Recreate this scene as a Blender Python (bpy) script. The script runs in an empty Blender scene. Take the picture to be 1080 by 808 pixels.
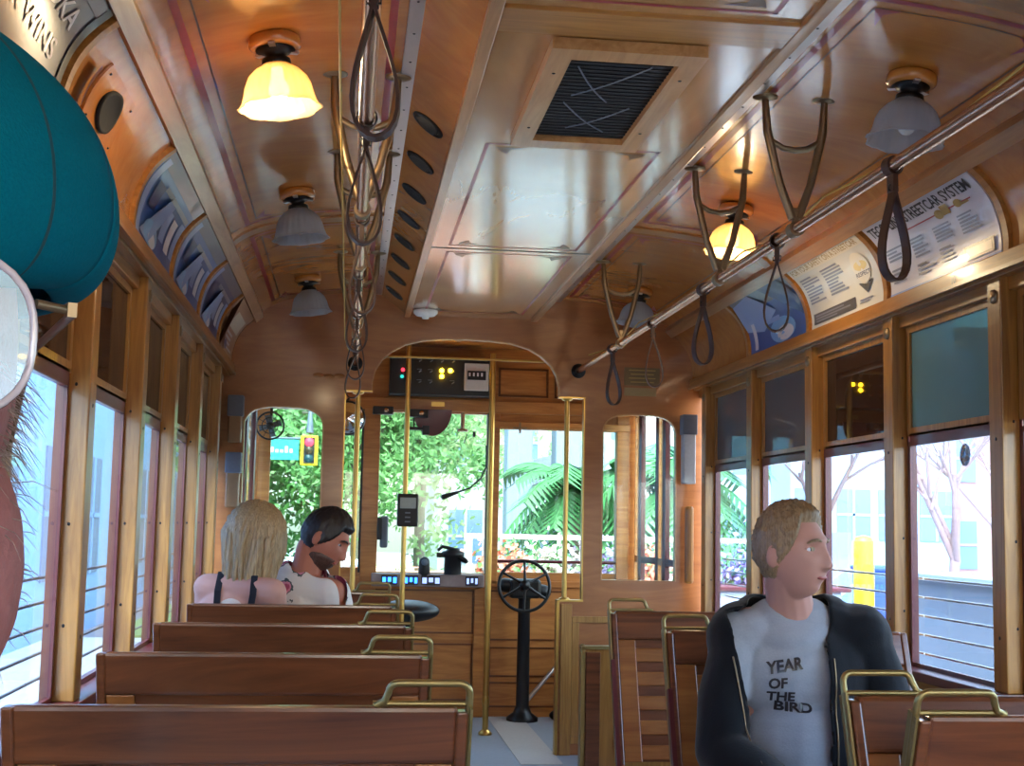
SKY, SUN, EXPO = .6, 3.0, 1.95
import bpy, math, random
from mathutils import Vector, Matrix, noise
from mathutils.bvhtree import BVHTree
random.seed(7)
PI = math.pi
SC = bpy.context.scene
COL = SC.collection
sin, cos = math.sin, math.cos

# ------------------------------------------------------------------ camera
W_, H_, FPX = 1080., 808., 1400.
def _cam_axes():
    cx, cy, vx, vy, roll = 540., 404., 367., 550., .0201
    dy = Vector((vx - cx, cy - vy, -FPX))
    t = -(FPX * FPX) / ((vx - cx) * roll + (cy - vy))
    dz = Vector((roll * t, t, -FPX))
    dy.normalize(); dz.normalize()
    dx = dy.cross(dz)
    return dx, dy, dz
DX, DY, DZ = _cam_axes()
CAM = Vector((-.618, 0, 1.22))
R_ = Matrix(((DX[0], DX[1], DX[2]), (DY[0], DY[1], DY[2]), (DZ[0], DZ[1], DZ[2])))
cd = bpy.data.cameras.new('camera'); cam = bpy.data.objects.new('camera', cd); COL.objects.link(cam)
cam.matrix_world = Matrix.Translation(CAM) @ R_.to_4x4()
cd.sensor_fit = 'HORIZONTAL'; cd.sensor_width = 36; cd.lens = FPX / W_ * 36; cd.clip_start = .02; cd.clip_end = 500
SC.camera = cam
def at(u, v, Y):
    d = R_ @ Vector((u - 540., 404. - v, -FPX))
    return CAM + d * (Y / d.y)

# ------------------------------------------------------------------ materials
def lin(h):
    if not isinstance(h, str): return tuple(h) + (1,) if len(h) == 3 else h
    h = h.lstrip('#'); o = []
    for i in (0, 2, 4):
        c = int(h[i:i+2], 16) / 255
        o.append(c / 12.92 if c <= .04045 else ((c + .055) / 1.055) ** 2.4)
    return (*o, 1)
def newmat(name):
    m = bpy.data.materials.new(name); m.use_nodes = True
    nt = m.node_tree; b = nt.nodes['Principled BSDF']
    return m, nt, b
def plain(name, col, rough=.5, metal=0, coat=0, bump=0, scale=60, var=.12, spec=.5, sheen=0):
    m, nt, b = newmat(name)
    b.inputs['Roughness'].default_value = rough; b.inputs['Metallic'].default_value = metal
    b.inputs['Coat Weight'].default_value = coat; b.inputs['Specular IOR Level'].default_value = spec
    b.inputs['Sheen Weight'].default_value = sheen
    tc = nt.nodes.new('ShaderNodeTexCoord'); n = nt.nodes.new('ShaderNodeTexNoise')
    n.inputs['Scale'].default_value = scale; n.inputs['Detail'].default_value = 4
    nt.links.new(tc.outputs['Object'], n.inputs['Vector'])
    mx = nt.nodes.new('ShaderNodeMix'); mx.data_type = 'RGBA'
    c = lin(col)
    mx.inputs['A'].default_value = tuple(x * (1 - var) for x in c[:3]) + (1,)
    mx.inputs['B'].default_value = tuple(min(1, x * (1 + var)) for x in c[:3]) + (1,)
    nt.links.new(n.outputs['Fac'], mx.inputs['Factor']); nt.links.new(mx.outputs['Result'], b.inputs['Base Color'])
    if bump:
        bp = nt.nodes.new('ShaderNodeBump'); bp.inputs['Strength'].default_value = bump; bp.inputs['Distance'].default_value = .004
        nt.links.new(n.outputs['Fac'], bp.inputs['Height']); nt.links.new(bp.outputs['Normal'], b.inputs['Normal'])
    return m
def wood(name, dark, light, axis=2, rough=.3, coat=.4, scale=9, stretch=14, swirl=1.5, bump=.08, contrast=(.3, .72)):
    m, nt, b = newmat(name)
    N, L = nt.nodes.new, nt.links.new
    tc = N('ShaderNodeTexCoord'); mp = N('ShaderNodeMapping')
    s = [scale * stretch / 4] * 3; s[axis] = scale / 4
    mp.inputs['Scale'].default_value = s
    # every plank object takes its own piece of the log
    oi = N('ShaderNodeObjectInfo'); mul = N('ShaderNodeMath'); mul.operation = 'MULTIPLY'; mul.inputs[1].default_value = 37
    L(oi.outputs['Random'], mul.inputs[0]); cmb = N('ShaderNodeCombineXYZ')
    for k in range(3): L(mul.outputs[0], cmb.inputs[k])
    L(cmb.outputs[0], mp.inputs['Location'])
    L(tc.outputs['Object'], mp.inputs['Vector'])
    n1 = N('ShaderNodeTexNoise'); n1.inputs['Scale'].default_value = 1; n1.inputs['Detail'].default_value = 8
    n1.inputs['Roughness'].default_value = .62; n1.inputs['Distortion'].default_value = swirl
    L(mp.outputs[0], n1.inputs['Vector'])
    r = N('ShaderNodeValToRGB'); r.color_ramp.elements[0].position = contrast[0]; r.color_ramp.elements[1].position = contrast[1]
    r.color_ramp.elements[0].color = lin(dark); r.color_ramp.elements[1].color = lin(light)
    L(n1.outputs['Fac'], r.inputs['Fac'])
    n2 = N('ShaderNodeTexNoise'); n2.inputs['Scale'].default_value = 2.2; n2.inputs['Detail'].default_value = 3
    L(tc.outputs['Object'], n2.inputs['Vector'])
    mx = N('ShaderNodeMix'); mx.data_type = 'RGBA'; mx.blend_type = 'MULTIPLY'; mx.inputs['Factor'].default_value = .3
    r2 = N('ShaderNodeValToRGB'); r2.color_ramp.elements[0].position = .3; r2.color_ramp.elements[1].position = .65
    r2.color_ramp.elements[0].color = (.45, .4, .38, 1); r2.color_ramp.elements[1].color = (1, 1, 1, 1)
    L(n2.outputs['Fac'], r2.inputs['Fac']); L(r.outputs['Color'], mx.inputs['A']); L(r2.outputs['Color'], mx.inputs['B'])
    L(mx.outputs['Result'], b.inputs['Base Color'])
    b.inputs['Roughness'].default_value = rough; b.inputs['Coat Weight'].default_value = coat; b.inputs['Coat Roughness'].default_value = .12
    bp = N('ShaderNodeBump'); bp.inputs['Strength'].default_value = bump; bp.inputs['Distance'].default_value = .003
    L(n1.outputs['Fac'], bp.inputs['Height']); L(bp.outputs['Normal'], b.inputs['Normal'])
    return m
def emit(name, col, strength):
    m, nt, b = newmat(name)
    b.inputs['Base Color'].default_value = lin(col); b.inputs['Emission Color'].default_value = lin(col)
    b.inputs['Emission Strength'].default_value = strength
    return m
def glassy(name, tint='#ffffff', refl=.0, opaque=0., ocol='#808890', rough=.02):
    """thin pane: clear transmission with a fresnel mirror coat, optionally a part of tinted film"""
    m, nt, b = newmat(name); nt.nodes.remove(b)
    N, L = nt.nodes.new, nt.links.new
    tr = N('ShaderNodeBsdfTransparent'); tr.inputs['Color'].default_value = lin(tint)
    gl = N('ShaderNodeBsdfGlossy'); gl.inputs['Roughness'].default_value = rough
    fr = N('ShaderNodeLayerWeight'); fr.inputs['Blend'].default_value = .5
    pw = N('ShaderNodeMath'); pw.operation = 'POWER'; pw.inputs[1].default_value = 5; L(fr.outputs['Facing'], pw.inputs[0])
    ad = N('ShaderNodeMath'); ad.operation = 'MULTIPLY_ADD'; ad.inputs[1].default_value = .6; ad.inputs[2].default_value = .03 + refl; L(pw.outputs[0], ad.inputs[0])
    cur = tr.outputs[0]
    if opaque > 0:
        df = N('ShaderNodeBsdfDiffuse'); df.inputs['Color'].default_value = lin(ocol)
        m0 = N('ShaderNodeMixShader'); m0.inputs[0].default_value = opaque
        L(cur, m0.inputs[1]); L(df.outputs[0], m0.inputs[2]); cur = m0.outputs[0]
    mx = N('ShaderNodeMixShader'); L(ad.outputs[0], mx.inputs[0]); L(cur, mx.inputs[1]); L(gl.outputs[0], mx.inputs[2])
    L(mx.outputs[0], nt.nodes['Material Output'].inputs['Surface'])
    return m

M = {}
M['ceil'] = wood('ceiling_plywood', '#b06826', '#d89040', axis=0, rough=.26, coat=.6, scale=3.5, stretch=5, swirl=3, bump=.03, contrast=(.2, .8))
M['panel'] = wood('centre_plywood', '#b27c48', '#cf9c68', axis=1, rough=.17, coat=.85, scale=3.5, stretch=5, swirl=2, bump=.02, contrast=(.2, .8))
M['bulk'] = wood('bulkhead_plywood', '#915529', '#b3723e', axis=0, rough=.36, coat=.35, scale=4, stretch=7, swirl=4, bump=.05, contrast=(.25, .75))
M['oak'] = wood('oak_post', '#8a5a24', '#c08c46', axis=2, rough=.34, coat=.35, scale=8, stretch=16)
M['oakh'] = wood('oak_rail', '#965f22', '#c4883e', axis=1, rough=.38, coat=.22, scale=8, stretch=14)
M['oakx'] = wood('oak_cross', '#965f22', '#c0843c', axis=0, rough=.3, coat=.5, scale=8, stretch=14)
M['pale'] = wood('pale_moulding', '#a8723e', '#cc9a66', axis=1, rough=.3, coat=.45, scale=8, stretch=12)
M['dash'] = wood('dash_oak', '#a05c25', '#cf8a44', axis=0, rough=.4, coat=.2, scale=7, stretch=10)
M['dashd'] = wood('dash_groove', '#5f2f12', '#7c441c', axis=0)
M['seatd'] = wood('seat_mahogany', '#542c1a', '#864e2e', axis=0, rough=.3, coat=.55, scale=5, stretch=9, swirl=3, bump=.05)
M['seatl'] = wood('seat_slat', '#874c22', '#b0723a', axis=0, rough=.34, coat=.4, scale=7, stretch=12)
M['brass'] = plain('brass', '#c9a45c', .28, 1, scale=30)
M['brassd'] = plain('aged_brass', '#a3905f', .4, .85, scale=120, bump=.1)
M['chrome'] = plain('polished_rail', '#c0957a', .27, 1, scale=20, var=.05)
M['alu'] = plain('aluminium_strip', '#c9c0bc', .3, .85, scale=20, var=.05)
M['iron'] = plain('black_iron', '#14161a', .4, .3, scale=50)
M['bronze'] = plain('bronze_bracket', '#8b775c', .4, .8, scale=60, bump=.1)
M['black'] = plain('black_plastic', '#101217', .45, scale=80)
M['dark'] = plain('dark_grille', '#15171d', .8, scale=300, bump=.3)
M['leather'] = plain('brown_leather', '#43291f', .5, scale=90, bump=.2)
M['maroon'] = plain('maroon_paint', '#58161f', .4, coat=.3, scale=20)
M['red'] = plain('red_pinstripe', '#98202c', .35, coat=.3)
M['line'] = plain('dark_pinstripe', '#5b3a1a', .35, coat=.3)
M['white'] = plain('white_paint', '#e8e6e0', .5)
M['greybox'] = plain('grey_plastic', '#626a78', .5)
M['floor'] = plain('rubber_floor', '#8f979f', .55, scale=40, var=.1, bump=.1)
M['floorp'] = plain('pale_floor_strip', '#b5b0a8', .6)
M['glass'] = glassy('clear_glass', '#f4fbfa', .0)
M['glassw'] = glassy('windscreen_glass', '#d0dcdb', .0)
M['glassside'] = glassy('side_glass', '#dbe8f4', .02)
M['glassteal'] = glassy('teal_tinted_glass', '#5f8288', .05, .55, '#7ea9ac')
M['glassgrey'] = glassy('grey_tinted_glass', '#4d5152', .05, .5, '#7d8084')
M['glassbrown'] = glassy('brown_tint_reflection_glass', '#33251e', .05, .4, '#5a4032')  # brown colour; in the right wall's pane it paints the mirrored interior
M['skin'] = plain('fair_skin', '#c8978a', .55, scale=25, var=.06, spec=.35)
M['skin2'] = plain('warm_skin', '#b8755f', .5, scale=25, var=.06, spec=.35)
M['skin3'] = plain('ruddy_skin', '#9c6462', .6, scale=180, var=.12, bump=.35, spec=.3)

# ------------------------------------------------------------------ mesh builder
class MB:
    def __init__(s): s.v = []; s.f = []; s.m = []; s.s = []
    def add(s, vs, fs, mi=0, smooth=False):
        o = len(s.v); s.v += [Vector(p) for p in vs]
        for f in fs: s.f.append([i + o for i in f]); s.m.append(mi); s.s.append(smooth)
        return s
    def box(s, x0, x1, y0, y1, z0, z1, mi=0):
        if x0 > x1: x0, x1 = x1, x0
        if y0 > y1: y0, y1 = y1, y0
        if z0 > z1: z0, z1 = z1, z0
        vs = [(x, y, z) for x in (x0, x1) for y in (y0, y1) for z in (z0, z1)]
        return s.add(vs, [(0, 1, 3, 2), (4, 6, 7, 5), (0, 4, 5, 1), (2, 3, 7, 6), (0, 2, 6, 4), (1, 5, 7, 3)], mi)
    def obox(s, c, sx, sy, sz, rot=None, mi=0):
        rot = rot or Matrix.Identity(3); c = Vector(c)
        vs = [c + rot @ Vector((x * sx / 2, y * sy / 2, z * sz / 2)) for x in (-1, 1) for y in (-1, 1) for z in (-1, 1)]
        return s.add(vs, [(0, 1, 3, 2), (4, 6, 7, 5), (0, 4, 5, 1), (2, 3, 7, 6), (0, 2, 6, 4), (1, 5, 7, 3)], mi)
    def sweep(s, pts, sect, up=None, mi=0, closed=False, smooth=True, caps=True):
        """sect(i) -> list of 2D points (a along side, b along normal)"""
        pts = [Vector(p) for p in pts]; n = len(pts); rings = []; nv = None
        for i, p in enumerate(pts):
            a = pts[(i - 1) % n] if (closed or i > 0) else p
            b = pts[(i + 1) % n] if (closed or i < n - 1) else p
            t = (b - a).normalized()
            if up is not None: side = Vector(up); side = (side - t * side.dot(t)).normalized()
            else:
                if nv is None:
                    nv = Vector((0, 0, 1)) if abs(t.z) < .9 else Vector((1, 0, 0))
                nv = (nv - t * nv.dot(t)).normalized(); side = nv
            nn = t.cross(side)
            rings.append([p + side * q[0] + nn * q[1] for q in sect(i)])
        k = len(rings[0]); vs = [q for r in rings for q in r]; fs = []
        for i in range(n if closed else n - 1):
            j = (i + 1) % n
            for q in range(k):
                fs.append((i * k + q, i * k + (q + 1) % k, j * k + (q + 1) % k, j * k + q))
        s.add(vs, fs, mi, smooth)
        if caps and not closed:
            s.add(rings[0], [tuple(range(k))[::-1]], mi); s.add(rings[-1], [tuple(range(k))], mi)
        return s
    def tube(s, pts, r, n=10, mi=0, closed=False, **kw):
        rr = (lambda i: r[i]) if isinstance(r, (list, tuple)) else (lambda i: r)
        return s.sweep(pts, lambda i: [(rr(i) * cos(2 * PI * k / n), rr(i) * sin(2 * PI * k / n)) for k in range(n)], None, mi, closed, **kw)
    def ribbon(s, pts, w, t, up, mi=0, closed=False):
        return s.sweep(pts, lambda i: [(-w/2, -t/2), (w/2, -t/2), (w/2, t/2), (-w/2, t/2)], up, mi, closed, smooth=False)
    def lathe(s, prof, o=(0, 0, 0), n=32, mi=0, rot=None, flute=None, smooth=True):
        rot = rot or Matrix.Identity(3); o = Vector(o); vs = []; fs = []
        for j, (r, z) in enumerate(prof):
            for k in range(n):
                a = 2 * PI * k / n; q = r * (flute(j, a) if flute else 1)
                vs.append(o + rot @ Vector((q * cos(a), q * sin(a), z)))
        for j in range(len(prof) - 1):
            for k in range(n):
                fs.append((j*n+k, j*n+(k+1) % n, (j+1)*n+(k+1) % n, (j+1)*n+k))
        s.add(vs, fs, mi, smooth)
        if prof[0][0] > 1e-5: s.add(vs[:n], [tuple(range(n))[::-1]], mi) if prof[0][0] < .5 and not flute else None
        if prof[-1][0] > 1e-5 and not flute: s.add(vs[-n:], [tuple(range(n))], mi)
        return s
    def grid(s, fn, nu, nv, mi=0, smooth=True, cu=False):
        vs = [fn(i / nu, j / nv) for j in range(nv + 1) for i in range(nu + 1)]
        w = nu + 1
        return s.add(vs, [(j*w+i, j*w+i+1, (j+1)*w+i+1, (j+1)*w+i) for j in range(nv) for i in range(nu)], mi, smooth)
    def ell(s, c, r, n=20, mi=0, rot=None, f=None):
        rot = rot or Matrix.Identity(3); c = Vector(c); m = n // 2; vs = []; fs = []
        r = (r, r, r) if not hasattr(r, '__len__') else r
        for j in range(m + 1):
            th = PI * j / m
            for k in range(n):
                a = 2 * PI * k / n; d = Vector((sin(th) * cos(a), sin(th) * sin(a), cos(th)))
                p = Vector((d.x * r[0], d.y * r[1], d.z * r[2]))
                if f: p = f(p, d)
                vs.append(c + rot @ p)
        for j in range(m):
            for k in range(n): fs.append((j*n+k, (j+1)*n+k, (j+1)*n+(k+1) % n, j*n+(k+1) % n))
        return s.add(vs, fs, mi, True)
    def cap(s, a, b, ra, rb, n=14, mi=0):
        a = Vector(a); b = Vector(b); t = (b - a).normalized(); pts = []; rs = []
        for k in range(4):
            q = PI / 2 * k / 4; pts.append(a - t * ra * cos(q)); rs.append(max(ra * sin(q), 1e-4))
        pts.append(a); rs.append(ra); pts.append(b); rs.append(rb)
        for k in range(3, -1, -1):
            q = PI / 2 * k / 4; pts.append(b + t * rb * cos(q)); rs.append(max(rb * sin(q), 1e-4))
        return s.tube(pts, rs, n, mi)
    def chain(s, pts, rs, n=14, mi=0):
        for i in range(len(pts) - 1): s.cap(pts[i], pts[i+1], rs[i], rs[i+1], n, mi)
        return s
    def build(s, name, mats, parent=None, bevel=0, origin=None, smooth=None):
        if not isinstance(mats, (list, tuple)): mats = [mats]
        me = bpy.data.meshes.new(name)
        if parent is not None: o = WO[parent.name]
        elif origin is not None: o = Vector(origin)
        else:
            xs = [p.x for p in s.v]; ys = [p.y for p in s.v]; zs = [p.z for p in s.v]
            o = Vector(((min(xs)+max(xs))/2, (min(ys)+max(ys))/2, min(zs)))
        me.from_pydata([p - o for p in s.v], [], s.f); 
        for m in mats: me.materials.append(M[m] if isinstance(m, str) else m)
        for i, p in enumerate(me.polygons): p.material_index = s.m[i]; p.use_smooth = s.s[i] if smooth is None else smooth
        me.validate(); me.update()
        ob = bpy.data.objects.new(name, me); COL.objects.link(ob)
        if parent is not None: ob.parent = parent
        else: ob.location = o
        WO[ob.name] = o
        if bevel:
            b = ob.modifiers.new('bevel', 'BEVEL'); b.width = bevel; b.segments = 2; b.limit_method = 'ANGLE'; b.angle_limit = .6
        return ob
WO = {}
def empty(name, loc):
    o = bpy.data.objects.new(name, None); COL.objects.link(o); o.location = loc; WO[o.name] = Vector(loc)
    o.empty_display_size = .1
    return o
def tag(o, label, cat, group=None, kind=None):
    o['label'] = label; o['category'] = cat
    if group: o['group'] = group
    if kind: o['kind'] = kind
    return o
def copy_tree(o, parent=None):
    c = o.copy(); COL.objects.link(c); c.parent = parent
    for ch in [x for x in COL.objects if x.parent == o]: copy_tree(ch, c)
    return c
def plate(outlines, thick, M4, res=1, fill=True):
    """2D outlines with holes -> extruded slab; M4 maps (x, y, z) to the world. Returns verts, faces"""
    cu = bpy.data.curves.new('tmp', 'CURVE'); cu.dimensions = '2D'; cu.fill_mode = 'BOTH'; cu.extrude = thick / 2
    for pts in outlines:
        sp = cu.splines.new('POLY'); sp.points.add(len(pts) - 1); sp.use_cyclic_u = True
        for i, p in enumerate(pts): sp.points[i].co = (p[0], p[1], 0, 1)
    ob = bpy.data.objects.new('tmp', cu); COL.objects.link(ob)
    dg = bpy.context.evaluated_depsgraph_get(); me = bpy.data.meshes.new_from_object(ob.evaluated_get(dg))
    vs = [M4 @ v.co for v in me.vertices]; fs = [tuple(p.vertices) for p in me.polygons]
    bpy.data.objects.remove(ob); bpy.data.curves.remove(cu); bpy.data.meshes.remove(me)
    return vs, fs
def text2d(txt, size, bold=0., align='LEFT', spacing=1., shear=0.):
    cu = bpy.data.curves.new('tmp', 'FONT'); cu.body = txt; cu.size = size; cu.offset = bold; cu.align_x = align
    cu.space_character = spacing; cu.resolution_u = 3; cu.shear = shear
    ob = bpy.data.objects.new('tmp', cu); COL.objects.link(ob)
    dg = bpy.context.evaluated_depsgraph_get(); me = bpy.data.meshes.new_from_object(ob.evaluated_get(dg))
    vs = [(v.co.x, v.co.y) for v in me.vertices]; fs = [tuple(p.vertices) for p in me.polygons]
    bpy.data.objects.remove(ob); bpy.data.curves.remove(cu); bpy.data.meshes.remove(me)
    return vs, fs
XZ = lambda y: Matrix(((1, 0, 0, 0), (0, 0, 1, y), (0, 1, 0, 0), (0, 0, 0, 1)))       # plate lying in the XZ plane at y
def remesh(mb, voxel, smooth=4, disp=None):
    me = bpy.data.meshes.new('tmp'); me.from_pydata(mb.v, [], mb.f); me.update()
    ob = bpy.data.objects.new('tmp', me); COL.objects.link(ob)
    r = ob.modifiers.new('r', 'REMESH'); r.mode = 'VOXEL'; r.voxel_size = voxel
    sm = ob.modifiers.new('s', 'SMOOTH'); sm.factor = .5; sm.iterations = smooth
    dg = bpy.context.evaluated_depsgraph_get(); m2 = bpy.data.meshes.new_from_object(ob.evaluated_get(dg))
    out = MB(); vs = [v.co.copy() for v in m2.vertices]
    if disp:
        nr = [v.normal.copy() for v in m2.vertices]; vs = [p + n * disp(p) for p, n in zip(vs, nr)]
    out.add(vs, [tuple(p.vertices) for p in m2.polygons], 0, True)
    bpy.data.objects.remove(ob); bpy.data.meshes.remove(me); bpy.data.meshes.remove(m2)
    return out
# ------------------------------------------------------------------ car shell
YB = 7.18                         # bulkhead
YV = 8.58                         # end wall of the vestibule
Y0 = -2.4                         # far end behind the viewer
PROF = [(1.262, 2.03), (1.263, 2.08), (1.252, 2.14), (1.228, 2.20), (1.19, 2.25), (1.142, 2.292)]       # advertising cove, bottom to top
CEIL = [(1.125, 2.318), (1.09, 2.352), (1.03, 2.385), (.95, 2.412), (.82, 2.436), (.65, 2.455), (.49, 2.467)]
def along(P, t):
    d = [0]
    for a, b in zip(P, P[1:]): d.append(d[-1] + math.dist(a, b))
    q = max(0, min(1, t)) * d[-1]
    for i in range(len(P) - 1):
        if q <= d[i+1] + 1e-9:
            f = (q - d[i]) / (d[i+1] - d[i]); a, b = P[i], P[i+1]
            tx, tz = (b[0]-a[0]), (b[1]-a[1]); l = math.hypot(tx, tz)
            return a[0] + f * tx, a[1] + f * tz, -tz / l, tx / l      # point and inward normal
    return (*P[-1], 0, -1)
def smoothprof(P, n=4):
    out = []
    for i in range(len(P) - 1):
        p0 = P[max(i-1, 0)]; p1 = P[i]; p2 = P[i+1]; p3 = P[min(i+2, len(P)-1)]
        for k in range(n):
            t = k / n
            out.append(tuple(.5 * ((2*p1[c]) + (-p0[c]+p2[c])*t + (2*p0[c]-5*p1[c]+4*p2[c]-p3[c])*t*t + (-p0[c]+3*p1[c]-3*p2[c]+p3[c])*t**3) for c in (0, 1)))
    return out + [P[-1]]
PROF = smoothprof(PROF); CEIL = smoothprof(CEIL)
def cove(side, t, y, off=0.):
    x, z, nx, nz = along(PROF, t); return Vector((side * (x + nx * off), y, z + nz * off))
def ceilpt(side, t, y, off=0.):
    x, z, nx, nz = along(CEIL, t); return Vector((side * (x + nx * off), y, z + nz * off))
# along() gives the normal for profiles running inward/upward: check it faces the aisle
def strip(mb, fn, u0, u1, v0, v1, nu, nv, mi=0):
    mb.grid(lambda a, b: fn(u0 + (u1-u0)*a, v0 + (v1-v0)*b), nu, nv, mi)

ceil = empty('ceiling', (0, 2, 2.47)); tag(ceil, 'varnished wooden streetcar ceiling with a dropped flat centre duct', 'ceiling', kind='structure')
def pin_rect(mb, fn, y0, y1, t0, t1, w, mi, off, wt):
    n = 24
    for (a, b, c, d) in ((y0, y1, t0, t0 + wt), (y0, y1, t1 - wt, t1)):
        mb.grid(lambda p, q: fn(c + (d-c)*q, a + (b-a)*p, off), n, 1, mi)
    for (a, b) in ((y0, y0 + w), (y1 - w, y1)):
        mb.grid(lambda p, q: fn(t0 + (t1-t0)*p, a + (b-a)*q, off), n, 1, mi)
for side, nm in ((-1, 'left'), (1, 'right')):
    mb = MB()
    mb.grid(lambda a, b: ceilpt(side, a, Y0 + (YB - Y0) * b), 24, 12, 0)
    mb.grid(lambda a, b: ceilpt(side, a, Y0 + (YB - Y0) * b, -.02), 24, 2, 0)
    F = lambda t, y, off: ceilpt(side, t, y, off)
    for y0, y1 in ((-2.2, .02), (.14, 2.66), (2.86, 5.24), (5.46, 7.06)):
        pin_rect(mb, F, y0, y1, .13, .93, .02, 1, .0012, .03)
        pin_rect(mb, F, y0 + .055, y1 - .055, .20, .86, .004, 2, .0014, .008)
        for yy, sy in ((y0 + .06, 1), (y1 - .06, -1)):          # small corner flourishes
            for tt, st in ((.205, 1), (.855, -1)):
                mb.add([F(tt, yy, .0016), F(tt + st * .10, yy, .0016), F(tt + st*.05, yy + sy * .03, .0016), F(tt + st * .06, yy + sy * .10, .0016), F(tt + st*.02, yy + sy*.03, .0016)], [(0, 1, 2), (0, 2, 3), (0, 3, 4)], 1)
    mb.build('headliner', ['ceil', 'red', 'line'], ceil)
    # cross battens and seam screws
    for yj in (.08, 2.76, 5.36):
        b = MB(); b.grid(lambda a, q: ceilpt(side, a, yj - .04 + .08 * q, .008), 20, 1, 0)
        for e in (-.04, .04): b.grid(lambda a, q: ceilpt(side, a, yj + e, .008 * q), 20, 1, 0)
        b.build('cross_batten', 'oakx', ceil)
    # long moulding at the top of the cove and aluminium strip beside the duct
    b = MB(); P = [(1.155, 2.283), (1.140, 2.272), (1.105, 2.305), (1.112, 2.335), (1.135, 2.33)]
    b.sweep([(0, Y0, 0), (0, YB, 0)], lambda i: [(0, 0)] * 3) if False else None
    vs = [(side * x, y, z) for y in (Y0, YB) for x, z in P]; k = len(P)
    b.add(vs, [(i, (i+1) % k, k + (i+1) % k, k + i) for i in range(k)], 0)
    b.build('cove_moulding', 'pale', ceil)
    b = MB(); b.box(side * .472, side * .512, Y0, YB, 2.452, 2.4625); 
    for q in range(44): b.ell((side * .492, Y0 + .2 + q * .21, 2.4518), (.004, .004, .002), 8, 1)
    b.build('metal_strip', ['alu', 'iron'], ceil)
# dropped duct
DL, DR, DZ0, DTOP = -.335, .365, 2.345, 2.462
b = MB()
b.add([(DL, Y0, DZ0), (DR, Y0, DZ0), (DR, YB, DZ0), (DL, YB, DZ0)], [(0, 1, 2, 3)], 0)
for y0, y1 in ((-2.2, -.1), (.1, 2.72), (3.82, 5.3), (5.42, 7.0)):
    for (a, c, d, e) in ((DL+.085, DR-.085, y0, y0+.012), (DL+.085, DR-.085, y1-.012, y1), (DL+.085, DL+.097, y0, y1), (DR-.097, DR-.085, y0, y1)):
        b.add([(a, d, DZ0-.0012), (c, d, DZ0-.0012), (c, e, DZ0-.0012), (a, e, DZ0-.0012)], [(0, 1, 2, 3)], 1)
    for cx_, sx in ((DL+.12, 1), (DR-.12, -1)):
        for cy_, sy in ((y0+.035, 1), (y1-.035, -1)):
            b.add([(cx_, cy_, DZ0-.0015), (cx_+sx*.1, cy_, DZ0-.0015), (cx_+sx*.05, cy_+sy*.02, DZ0-.0015), (cx_+sx*.04, cy_+sy*.07, DZ0-.0015), (cx_+sx*.012, cy_+sy*.03, DZ0-.0015)], [(0, 1, 2), (0, 2, 3), (0, 3, 4)], 2)
b.build('duct_panel', ['panel', 'red', 'line'], ceil)
b = MB()
b.add([(-.488, Y0, DTOP), (DL, Y0, DZ0), (DL, YB, DZ0), (-.488, YB, DTOP)], [(0, 1, 2, 3)], 0); b.build('duct_side', 'ceil', ceil)
b = MB()
b.add([(.488, Y0, DTOP), (DR, Y0, DZ0), (DR, YB, DZ0), (.488, YB, DTOP)], [(0, 1, 2, 3)], 0); b.build('duct_side', 'ceil', ceil)
for x in (DL, DR): MB().box(x - .017, x + .017, Y0, YB, DZ0 - .012, DZ0 + .004).build('duct_edge_moulding', 'pale', ceil, .003)
MB().box(DL, DR, 2.76, 2.9, DZ0 - .01, DZ0 + .002).build('cross_batten', 'oakx', ceil, .002)
MB().box(DL + .01, DR - .01, 5.352, 5.36, DZ0 - .002, DZ0 + .002).build('seam', 'iron', ceil)
# oval louvres in the left duct side
sl = Vector((DL + .488, 0, DZ0 - DTOP)).normalized(); nrm = Vector((sl.z, 0, -sl.x))
if nrm.z > 0: nrm = -nrm
RS = Matrix((Vector((0, 1, 0)), sl, nrm)).transposed()
for k in range(8):
    y = 3.88 + .424 * k; c = Vector((-.418, y, DTOP + (DZ0 - DTOP) * (-.418 + .488) / (DL + .488)))
    b = MB(); b.lathe([(1, 0), (1, .004), (.86, .006), (.82, .001), (0, .001)], (0, 0, 0), 24)
    b.v = [c + RS @ Vector((p.x * .062, p.y * .056, p.z)) for p in b.v]
    o = b.build('oval_vent', 'dark', ceil)
    for q in (-1, 0, 1):
        pass
    s_ = MB()
    for q in range(5): s_.obox(c + Vector((0, (q - 2) * .02, 0)) + nrm * .004, .004, .08 - abs(q-2)*.014, .006, RS @ Matrix.Rotation(.5, 3, 'Y'))
    s_.build('louvre', 'black', ceil)
# framed return-air grille
g = empty('ceiling_grille', (0, 3.33, DZ0)); tag(g, 'dark rectangular air grille in a wooden frame on the ceiling', 'vent')
b = MB()
b.add(*plate([[(-.185, 2.93), (.185, 2.93), (.185, 3.74), (-.185, 3.74)], [(-.13, 3.0), (.13, 3.0), (.13, 3.67), (-.13, 3.67)]], .028, Matrix.Translation((0, 0, DZ0 - .0165))))
b.build('grille_frame', 'pale', g, .004)
b = MB(); b.box(-.135, .135, 2.99, 3.68, DZ0 - .012, DZ0 - .004)
b.build('mesh_screen', 'dark', g)
b = MB()
for q in range(26): b.box(-.132, .132, 3.0 + q * .026, 3.004 + q * .026, DZ0 - .015, DZ0 - .011)
for x0, x1, ya, yb in ((-.10, .02, 3.08, 3.34), (.08, -.08, 3.06, 3.30), (-.09, .06, 3.36, 3.6), (.09, -.05, 3.38, 3.58)):
    pts = [(x0 + (x1-x0)*t, ya + (yb-ya)*t + .02*sin(t*PI), DZ0 - .0155) for t in [i/6 for i in range(7)]]
    b.tube(pts, .0022, 5, 1)
b.build('filter_wires', ['black', M['greybox']], g)
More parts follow.
